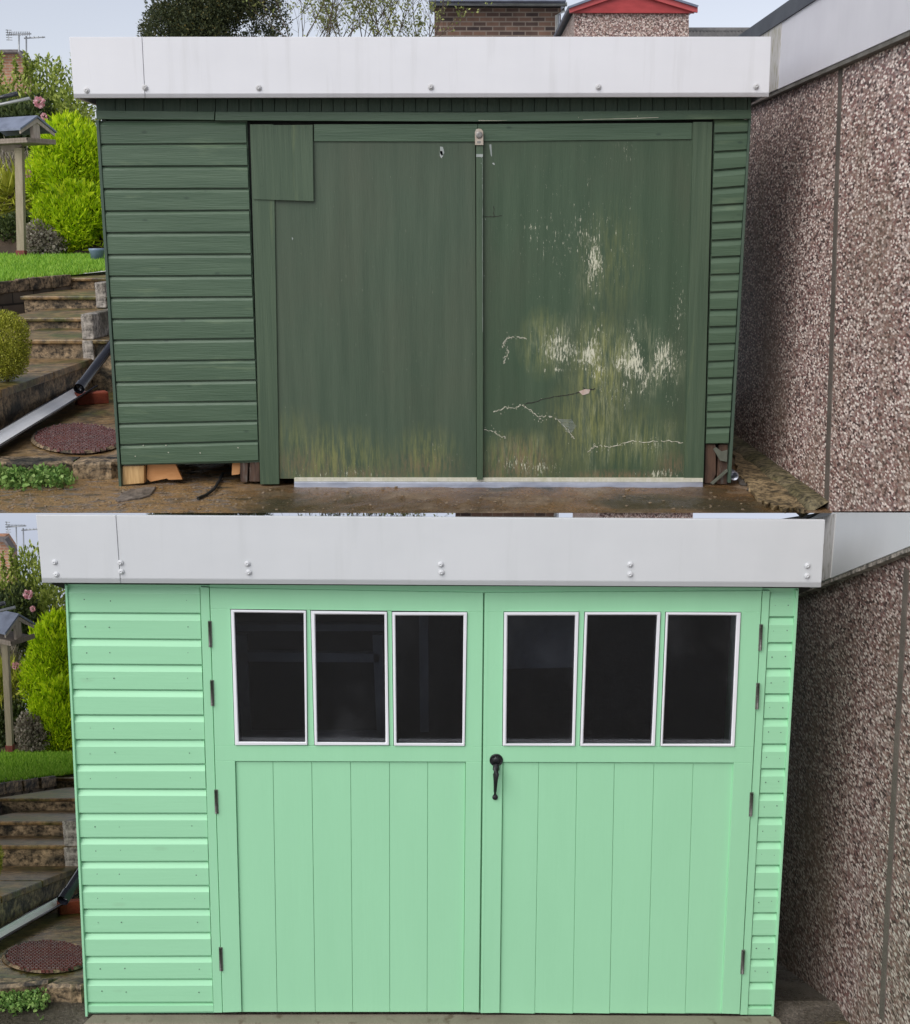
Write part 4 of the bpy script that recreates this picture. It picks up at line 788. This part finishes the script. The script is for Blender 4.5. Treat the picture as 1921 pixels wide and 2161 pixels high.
m_rustplate = M2('wet_rusty_iron', (.15, .05, .04), (.09, .035, .032), (14, 14, 14), .22, .5, (120, 120, 120), c3=(.16, .10, .09), t3=(.55, .7), sc3=(20, 20, 20), spec=.5)
UP = dict(s=0, zg=GU, seed=11, of='green shed', kerb_v=(976, 1010), kerb_uR=247, kerb_joints=(150,), ter_u=0, ter_v=(825, 913),
    risers=[(757, 716, 63, 172), (693, 670, 67, 169), (651, 624.5, 106, 199), (610, 586, 148, 205)], lawn_up=.03, lawn_s=.022,
    blocks=[(((169, 663), (199, 717)), 0, 'upper concrete block of the stacked pair beside the steps by the '), (((172, 718), (199, 762)), 0, 'lower concrete block of the stacked pair beside the steps by the '), (((199, 596), (225, 650)), 2, 'lone concrete block higher up beside the steps by the ')], blk=.0,
    wall=[(0, 594.5), (148, 580), (232, 569)], lawn_back=538, manhole=(165, 927, 92, 28), gutter=((-40, 968), (186, 843)), brick_h=.10, g_r=.072, pipe=((167, 820), (240, 722), 7.6, 8.3), p_r=.034,
    brick=(194, 849), brick_s=(.11, .055, .075), weeds=(0, 215, 1020, 7, 420, 1036), wsz=1.25, shrub=(14, 650, 806, 54, 7.3))
LO = dict(s=SL, zg=GL, seed=12, of='mint shed', kerb_v=(2080, 2112), kerb_uR=182, kerb_joints=(96,), ter_u=0, ter_v=(1893, 1968),
    risers=[(1828, 1783, -30, 132), (1764, 1733, 14, 130), (1711, 1684, 64, 160), (1660, 1642, 114, 170)], lawn_up=.03, lawn_s=.022,
    blocks=[(((130, 1733), (160, 1787)), 0, 'upper concrete block of the stacked pair beside the steps by the '), (((133, 1788), (163, 1834)), 0, 'lower concrete block of the stacked pair beside the steps by the ')], blk=.3,
    wall=[(0, 1654), (113, 1638), (200, 1628)], lawn_back=1588, manhole=(100, 2021, 88, 31), gutter=((-40, 2012), (150, 1913)), brick_h=.09, g_r=.055, pipe=((133, 1900), (190, 1812), 5.7, 6.0), p_r=.030,
    brick=(158, 1924), brick_s=(.10, .055, .085), weeds=(0, 150, 2118, 9, 420, 2150), wsz=.85, shrub=(-32, 1770, 1868, 44, 5))
lawnU = garden(UP); lawnL = garden(LO)

# ------------------------------------------------------------------ far things of the upper place, each copied into the lower place
FAR = []
def far(o, u, v, Y, du, dv, lab, kz=1.37): FAR.append((o, u, v, Y, du, dv, lab, kz))
rnd = random.Random(21)
# bird table
Yb = 14.5; base = PG(46, 541, lawnU); Yb = base.y
bt = thing('bird_table', base, 'wooden bird table with a slate roof beyond the lawn of the green shed', 'bird table')
mb = MB(); t_ = P(41, 312, Yb); q = base; mb.prism([(q.x - .055, q.y - .05, q.z), (q.x + .055, q.y - .05, q.z), (t_.x + .055, q.y - .05, t_.z), (t_.x - .055, q.y - .05, t_.z)], (0, .1, 0)); mb.build('post', M2('pale_fence_timber', (.40, .34, .24), (.30, .25, .17), (30, 30, 4), .75, .4), bt, bevel=.006)
mb = MB(); mb.box((q.x - .062, q.y - .057, q.z), (q.x + .062, q.y + .057, q.z + .085)); mb.build('post_base', M2('dull_red_paint', (.25, .06, .05), (.16, .05, .04), (20, 20, 20), .7), bt)
e = Vector((.55, .83, 0)).normalized(); r_ = Vector((-.85, .45, 0)).normalized(); z_ = Vector((0, 0, 1)); A = P(75, 245, Yb - .15)
L_, W_, H_ = 1.0, .30, .19
def slope(sg, m): 
    mb = MB(); p = [A - r_ * .04, A + r_ * L_, A + r_ * L_ + e * sg * W_ - z_ * H_, A - r_ * .04 + e * sg * W_ - z_ * H_]
    mb.prism([x + z_ * .012 for x in p], (0, 0, -.03)); mb.build('roof', m, bt, bevel=.003)
slope(-1, m_slate); slope(1, m_slate)
mb = MB()
for sg in (-1, 1):
    p = A - r_ * .02; mb.prism([p - z_ * .025, p + e * sg * W_ * .95 - z_ * (H_ * .95 + .025), p + e * sg * W_ * .95 - z_ * (H_ * .95 + .07), p - z_ * .085], r_ * .02)
mb.build('gable_board', m_wood_light, bt)
tz = P(70, 300, Yb).z
mb = MB(); o_ = Vector((A.x, A.y, tz)); c4 = [o_ + e * a + r_ * b for a, b in ((-.24, -.08), (.24, -.08), (.24, 1.0), (-.24, 1.0))]
mb.prism(c4, (0, 0, -.03)); mb.prism([c4[0] + z_ * .035, c4[1] + z_ * .035, c4[1], c4[0]], r_ * .02); mb.prism([c4[0] + z_ * .035, c4[3] + z_ * .035, c4[3], c4[0]], e * .02)
mb.prism([o_ - z_ * .03 + r_ * .3, o_ - z_ * .03 + r_ * .8, o_ - z_ * .11 + r_ * .7, o_ - z_ * .11 + r_ * .4], e * .06); mb.build('tray', m_wood_grey, bt, bevel=.003)
for a, b in ((0, 0), (0, .92)):
    o2 = o_ + e * a + r_ * b; mb = MB(); mb.prism([o2 - e * .055, o2 + e * .055, o2 + e * .055 + z_ * (A.z - tz - .06), o2 - e * .055 + z_ * (A.z - tz - .06)], r_ * .07); mb.build('upright', m_wood_light, bt, bevel=.004)
far(bt, 46, 537, Yb, -24, 1047, 'wooden bird table with a slate roof beside the lawn left of the mint shed')
# golden conifers
def gold(u, v0, v1, ru, Y, n, label, lab2, L=.13):
    b = P(u, v1, Y); h = P(u, v0, Y).z - b.z; t = thing('conifer', b, label, 'conifer', 'golden conifers'); mb = MB(); conifer(mb, b, ru / F * Y * 1.02, h * .5 * .95, n, L, rnd, .018); cloud(mb, [(b + z_ * h * .5, ru / F * Y * .72, ru / F * Y * .72, h * .42)], 3200, .16, .07, .5, rnd, .05); mb.build('foliage', m_gold, t)
    trunk(t, b - z_ * .1, b + z_ * h * .8, .06); far(t, u, v1, Y, -26, 1046, lab2, 1.34); return t
gold(168, 222, 530, 92, 18.6, 9500, 'tall golden green conifer behind the left side of the green shed', 'tall golden conifer behind the left edge of the mint shed')
gold(168, 375, 534, 88, 17.9, 6500, 'low rounded golden conifer in front of the taller golden one by the green shed', 'low rounded golden conifer in front of the taller golden one by the mint shed', .11)
# hedge
def bush(name, u0, u1, v0, v1, Y, n, L, W, mat, label, cat, lab2, up=.4, nb=9, shoots=0, du=-24, dv=1039, dep=.7, lumps=14):
    b = P((u0 + u1) / 2, v1, Y); t = thing(name, b, label, cat); mb = MB(); bl = []; sc = Y / F
    for k in range(nb):
        u = lerp(u0, u1, (k + .5) / nb) + rnd.uniform(-6, 6); hv = rnd.uniform(.78, 1.0) * (v1 - v0); c = P(u, v1 - hv * .5, Y + rnd.uniform(-.3, .3) * dep); bl.append((c, (u1 - u0) / nb * 1.0 * sc + .1, dep * .6, hv * .5 * sc))
    cloud(mb, bl, n, L, W, up, rnd, .2, lumps)
    for k in range(shoots):
        u = rnd.uniform(u0, u1); h = rnd.uniform(30, 75); v = v0 + rnd.uniform(30, 70); N = int(h / 2.2)
        for j in range(N):
            p = P(u + rnd.uniform(-2, 2) * (1 - j / N), v - h * j / N, Y - .2)
            for _ in range(3): leaf(mb, p, (rdir(rnd) * .9 + z_ * .5).normalized(), L * .8, W * .8, rnd)
    mb.build('foliage', mat, t); trunk(t, b - z_ * .15, b + z_ * (v1 - v0) * sc * .6, .05); far(t, (u0 + u1) / 2, v1, Y, du, dv, lab2); return t
bush('hedge', -60, 190, 120, 420, 21, 15000, .10, .042, m_hedge, 'loose light green hedge with upright shoots under the television aerials by the green shed', 'hedge', 'loose hedge with upright shoots under the aerials by the mint shed', shoots=20, nb=8, dep=1.1)
for u, v0, v1 in ((103, 74, 150), (75, 90, 150), (140, 88, 160), (38, 108, 170)): pass
bush('bush', -50, 90, 205, 330, 20, 5000, .10, .05, m_shrub, 'dark green bush with pink roses below the hedge by the green shed', 'bush', 'dark green bush with pink roses below the hedge by the mint shed', nb=5, dep=.6)
bush('dry_plant', -30, 78, 310, 455, 19.2, 3600, .16, .02, m_dry, 'straggly brown seedheads behind the bird table by the green shed', 'plant', 'straggly brown seedheads behind the bird table by the mint shed', up=.9, nb=5, dep=.5, lumps=10)
bush('strap_plant', -20, 66, 380, 455, 18.6, 500, .45, .035, m_shrub_y, 'arching yellow green strap leaves behind the bird table post by the green shed', 'plant', 'arching strap leaves behind the bird table post by the mint shed', up=.5, nb=3, dep=.4, lumps=0)
bush('low_shrub', -40, 78, 445, 545, 18.2, 5000, .07, .04, m_shrub, 'low dark leafy shrub at the back edge of the lawn by the green shed', 'shrub', 'low dark leafy shrub at the back edge of the lawn by the mint shed', nb=5, dep=.5)
bush('hydrangea', 72, 112, 465, 540, 17.4, 2200, .05, .045, m_dry, 'pale dried flowerheads between the post and the golden conifers by the green shed', 'plant', 'pale dried flowerheads beside the golden conifers by the mint shed', nb=2, dep=.3)
# roses
def rose(u, v, Y, r, label, lab2):
    b = P(u, v, Y); mb = MB()
    for _ in range(60):
        q = rdir(rnd); leaf(mb, b + q * r * .6, (q + rdir(rnd) * .5).normalized(), r * .7, r * .7, rnd)
    o = mb.build('rose', m_rose, None, loc=b, label=label, cat='flower', group='pink roses'); far(o, u, v, Y, -24, 1039, lab2, 1.1)
rose(83, 215, 19, .08, 'largest pink rose under the hedge by the green shed', 'largest pink rose under the hedge by the mint shed'); rose(93, 246, 19, .05, 'small pink rose just above the bird table roof by the green shed', 'small pink rose just above the bird table roof by the mint shed'); rose(57, 366, 18.2, .06, 'pale pink rose beside the bird table post by the green shed', 'pale pink rose beside the bird table post by the mint shed')
# clothes dryer
Yc_ = 12.5; cd = thing('clothes_dryer', P(-70, 560, Yc_), 'rotary clothes dryer with two slim arms reaching in left of the green shed', 'clothes dryer')
mb = MB(); mb.tube([P(-70, 560, Yc_), P(-70, 215, Yc_)], .024, 8); mb.build('mast', m_alum, cd)
mb = MB(); mb.tube([P(-70, 222, Yc_), P(0, 206, Yc_), P(37, 197.5, Yc_)], [.02, .02, .026], 8); mb.build('arm', m_black, cd)
mb = MB(); mb.tube([P(-70, 236, Yc_), P(0, 221, Yc_), P(63, 207.5, Yc_)], .018, 8); mb.build('arm', m_alum, cd)
far(cd, -70, 560, Yc_, 0, 1030, 'rotary clothes dryer with slim arms reaching in left of the mint shed', 1.2)
# pot
b = PG(206, 550, lawnU); mb = MB(); mb.lathe(b, [(.075, 0), (.095, .12), (.105, .135), (.105, .16), (.09, .16), (.085, .10)], 'Z', 20); po = mb.build('flower_pot', m_pot, None, loc=b, label='pale blue glazed flower pot under the golden conifers beside the green shed', cat='flower pot')
# house behind the hedge and the aerials
Yh = 34; b = P(20, 330, Yh); hh = thing('house', b, 'orange brick house gable with slate roof beyond the hedge by the green shed', 'house')
mb = MB(); mb.px([(-120, 110), (36, 108), (56, 134), (56, 330), (-120, 330)], Yh, .5); mb.build('wall', m_brick_o, hh)
mb = MB(); mb.px([(-140, 104.5), (39, 104), (62, 133), (56, 134), (36, 110), (-140, 111)], Yh - .3, .35); mb.build('roof', M2('brown_grey_roof_tile', (.17, .15, .14), (.10, .09, .085), (12, 12, 12), .8, .4), hh)
far(hh, 20, 330, Yh, -19, 1027, 'orange brick house gable beyond the hedge by the mint shed')
def aerial(um, vt, vb, u0, u1, vbm, grid, Y, label, lab2):
    t = thing('aerial', P(um, vb, Y), label, 'aerial', 'television aerials'); mb = MB(); mb.tube([P(um, vb, Y), P(um, vt, Y)], .022, 6); mb.build('mast', m_alum, t)
    mb = MB(); mb.tube([P(u0, vbm + 1.5, Y), P(u1, vbm - 1, Y)], .018, 6); mb.build('boom', m_alum, t); mb = MB(); k = u0 + 3
    while k < u1 - 1:
        h = 5.5 if grid else 2.2; mb.tube([P(k, vbm - h, Y - .06), P(k + .6, vbm + h * .45, Y + .1)], .011, 5); k += 3.8 if grid else 9
    if grid:
        for j in range(5): mb.tube([P(12 + j * .4, 63 + j * 5.2, Y), P(24 + j * .5, 63.5 + j * 5.2, Y)], .011, 5)
        mb.tube([P(15, 62, Y), P(19, 85, Y)], .012, 5)
    mb.build('elements', m_alum, t); far(t, um, vb, Y, -5, 1039, lab2)
aerial(40, 70, 110, 13, 66, 72, True, 33, 'toothed television aerial on the left mast above the brick house by the green shed', 'toothed television aerial on the left mast above the house by the mint shed')
aerial(55.5, 76, 134, 51, 95, 79, False, 32, 'thin plain television aerial on the right mast by the green shed', 'thin plain television aerial on the right mast by the mint shed')
# big dark conifer over the roof
Yy = 22; b = P(455, 480, Yy); yw = thing('tree', b, 'big dark green conifer rising behind the white fascia of the green shed', 'tree'); mb = MB(); bl = []; sc = Yy / F
for _ in range(34):
    u = rnd.uniform(330, 575); v = rnd.uniform(-50, 150); rr_ = rnd.uniform(32, 62)
    if u - rr_ < 300: u = 300 + rr_
    if u + rr_ > 596: u = 596 - rr_
    bl.append((P(u, v, Yy + rnd.uniform(-.6, .6)), rr_ * sc, rr_ * sc, rr_ * sc * .9))
for v in (20, 45, 70, 95): bl.append((P(592 + rnd.uniform(-3, 6), v, Yy - .3), 19 * sc, 19 * sc, 20 * sc))
cloud(mb, bl, 62000, .052, .026, .3, rnd, .5, 14); mb.build('crown', m_yew, yw); trunk(yw, b, P(455, 20, Yy), .22); far(yw, 455, 480, Yy, -3, 1039, 'big dark conifer showing as a dark strip above the fascia of the mint shed')
# bare tree with opening buds
Yt = 18; b = P(740, 420, Yt); tr = thing('tree', b, 'bare twiggy tree with small opening leaves behind the roof of the green shed', 'tree'); mb = MB(); lf = MB(); rb = random.Random(5)
def branch(p, d, L, r, lev):
    pts = [p]; n = 6
    for i in range(n):
        d = (d + rdir(rb) * .16 + z_ * .05).normalized(); pts.append(pts[-1] + d * L / n)
    mb.tube(pts, [r * (1 - .6 * i / n) for i in range(n + 1)], 5 if lev > 1 else 4, 0, False)
    if lev <= 1:
        for q in pts[1:]:
            if rb.random() < .38:
                for _ in range(rb.randint(1, 4)): leaf(lf, q + rdir(rb) * .035, (rdir(rb) + z_ * .4).normalized(), rb.uniform(.025, .055), .03, rb)
    if lev > 0:
        for k in range(5 if lev > 1 else 4): 
            i = rb.randint(2, n); s_ = Vector((rb.uniform(-1, 1), rb.uniform(-.5, .5), rb.uniform(.0, .7))).normalized()
            branch(pts[i], (d * .55 + s_ * .8).normalized(), L * rb.uniform(.45, .75), r * .45, lev - 1)
for u, L in [(k + rb.uniform(-8, 8), rb.uniform(.45, 1.3)) for k in range(616, 920, 9)]:
    a = P(u, rb.uniform(95, 150), Yt + rb.uniform(-.6, .6)); branch(a, Vector((rb.uniform(-.8, .8), 0, 1)).normalized(), L, .0095, 2); mb.tube([b, lerp(b, a, .6) + z_ * .1, a], [.04, .012, .008], 6)
mb.build('branches', m_bark, tr); lf.build('leaves', m_bud, tr); far(tr, 740, 420, Yt, 0, 1042, 'bare twiggy tree showing as a thin strip above the fascia of the mint shed')
# brick house with gutter
Yk_ = 21; b = P(1050, 500, Yk_); bh = thing('house', b, 'brown brick house wall with grey gutter and downpipe behind the roof of the green shed', 'house')
mb = MB(); mb.px([(917, 6), (1184, 6), (1184, 500), (917, 500)], Yk_, 5); mb.build('wall', m_brick, bh)
mb = MB(); mb.px([(905, -1), (1195, -1), (1195, 2), (905, 2)], Yk_ - .35, 1); mb.build('roof', m_slate, bh)
mb = MB(); mb.tube([P(908, 7.5, Yk_ - .12), P(1197, 8.5, Yk_ - .12)], .036, 8); mb.build('gutter', m_alum, bh)
mb = MB(); mb.px([(917, 11), (1184, 12), (1184, 16), (917, 15)], Yk_ - .03, .03); mb.build('fascia', m_dark, bh)
mb = MB(); mb.tube([P(1192, 9, Yk_ - .1), P(1190, 22, Yk_ - .1), P(1177, 32, Yk_ - .07), P(1176, 500, Yk_ - .07)], .042, 8); mb.build('downpipe', m_chan, bh)
far(bh, 1050, 500, Yk_, 18, 1046, 'brown brick house wall just showing above the fascia of the mint shed')
# far pebbledash garage with red gable
Yg = 15; b = P(1330, 480, Yg); fg = thing('garage', b, 'small pale pebbledash garage with red gable boards behind the green shed roof', 'garage')
mb = MB(); mb.px([(1212, 24), (1454, 26), (1454, 480), (1212, 480)], Yg, 4); mb.build('wall', m_pebble_far, fg)
mb = MB(); mb.px([(1206, 14), (1330, -26), (1466, 18), (1466, 27), (1206, 26.5)], Yg - .05, .05); mb.build('gable', m_redpaint, fg)
mb = MB(); mb.px([(1201, 15), (1330, -31), (1473, 13), (1473, 26), (1462, 24), (1330, -16), (1203, 27)], Yg - .09, .04); mb.build('bargeboard', M2('bright_red_barge', (.52, .09, .09), (.45, .07, .07), (6, 6, 20), .45, .1), fg, bevel=.003)
mb = MB(); mb.px([(1199, 13), (1330, -35), (1475, 11), (1473, 15), (1330, -30), (1201, 17)], Yg - .12, 4.3); mb.build('roof', m_slate, fg)
far(fg, 1330, 480, Yg, 26, 1052, 'small pebbledash garage just showing above the fascia of the mint shed')
# tiled roof to the right of it
Yr_ = 26; b = P(1515, 400, Yr_); rf = thing('house', b, 'low house with a grey ribbed tile roof beside the red gabled garage', 'house'); mb = MB(); vs = []; N = 130; z0, z1 = P(1515, 46, Yr_).z, P(1515, 110, Yr_).z; xa, xb = P(1440, 60, Yr_).x, P(1640, 60, Yr_).x
for j in range(4):
    for i in range(N + 1):
        x = lerp(xa, xb, i / N); t = j / 3; vs.append((x + .2 * t, Yr_ + 1.2 - 1.6 * t, lerp(z0, z1, t) + .035 * math.sin(i * 2 * math.pi / 5)))
mb.add(vs, [(j * (N + 1) + i, j * (N + 1) + i + 1, (j + 1) * (N + 1) + i + 1, (j + 1) * (N + 1) + i) for j in range(3) for i in range(N)]); mb.tube([(xa, Yr_ + 1.2, z0 + .02), (xb, Yr_ + 1.2, z0 + .02)], .07, 8)
mb.build('roof', M2('grey_roof_tile', (.16, .155, .15), (.10, .10, .10), (9, 9, 9), .8, .4), rf); mb = MB(); mb.box((xa + .1, Yr_ + .1, b.z), (xb - .1, Yr_ + 3, z1)); mb.build('wall', m_brick, rf)

for (o, u, v, Y, du, dv, lab, kz) in FAR:
    c_ = copy_tree(o); c_['label'] = lab; kk = .92; c_.location = P(u + du, v + dv, Y * kk); c_.scale = (.9 * kk, .9 * kk, kz * .9 * kk)
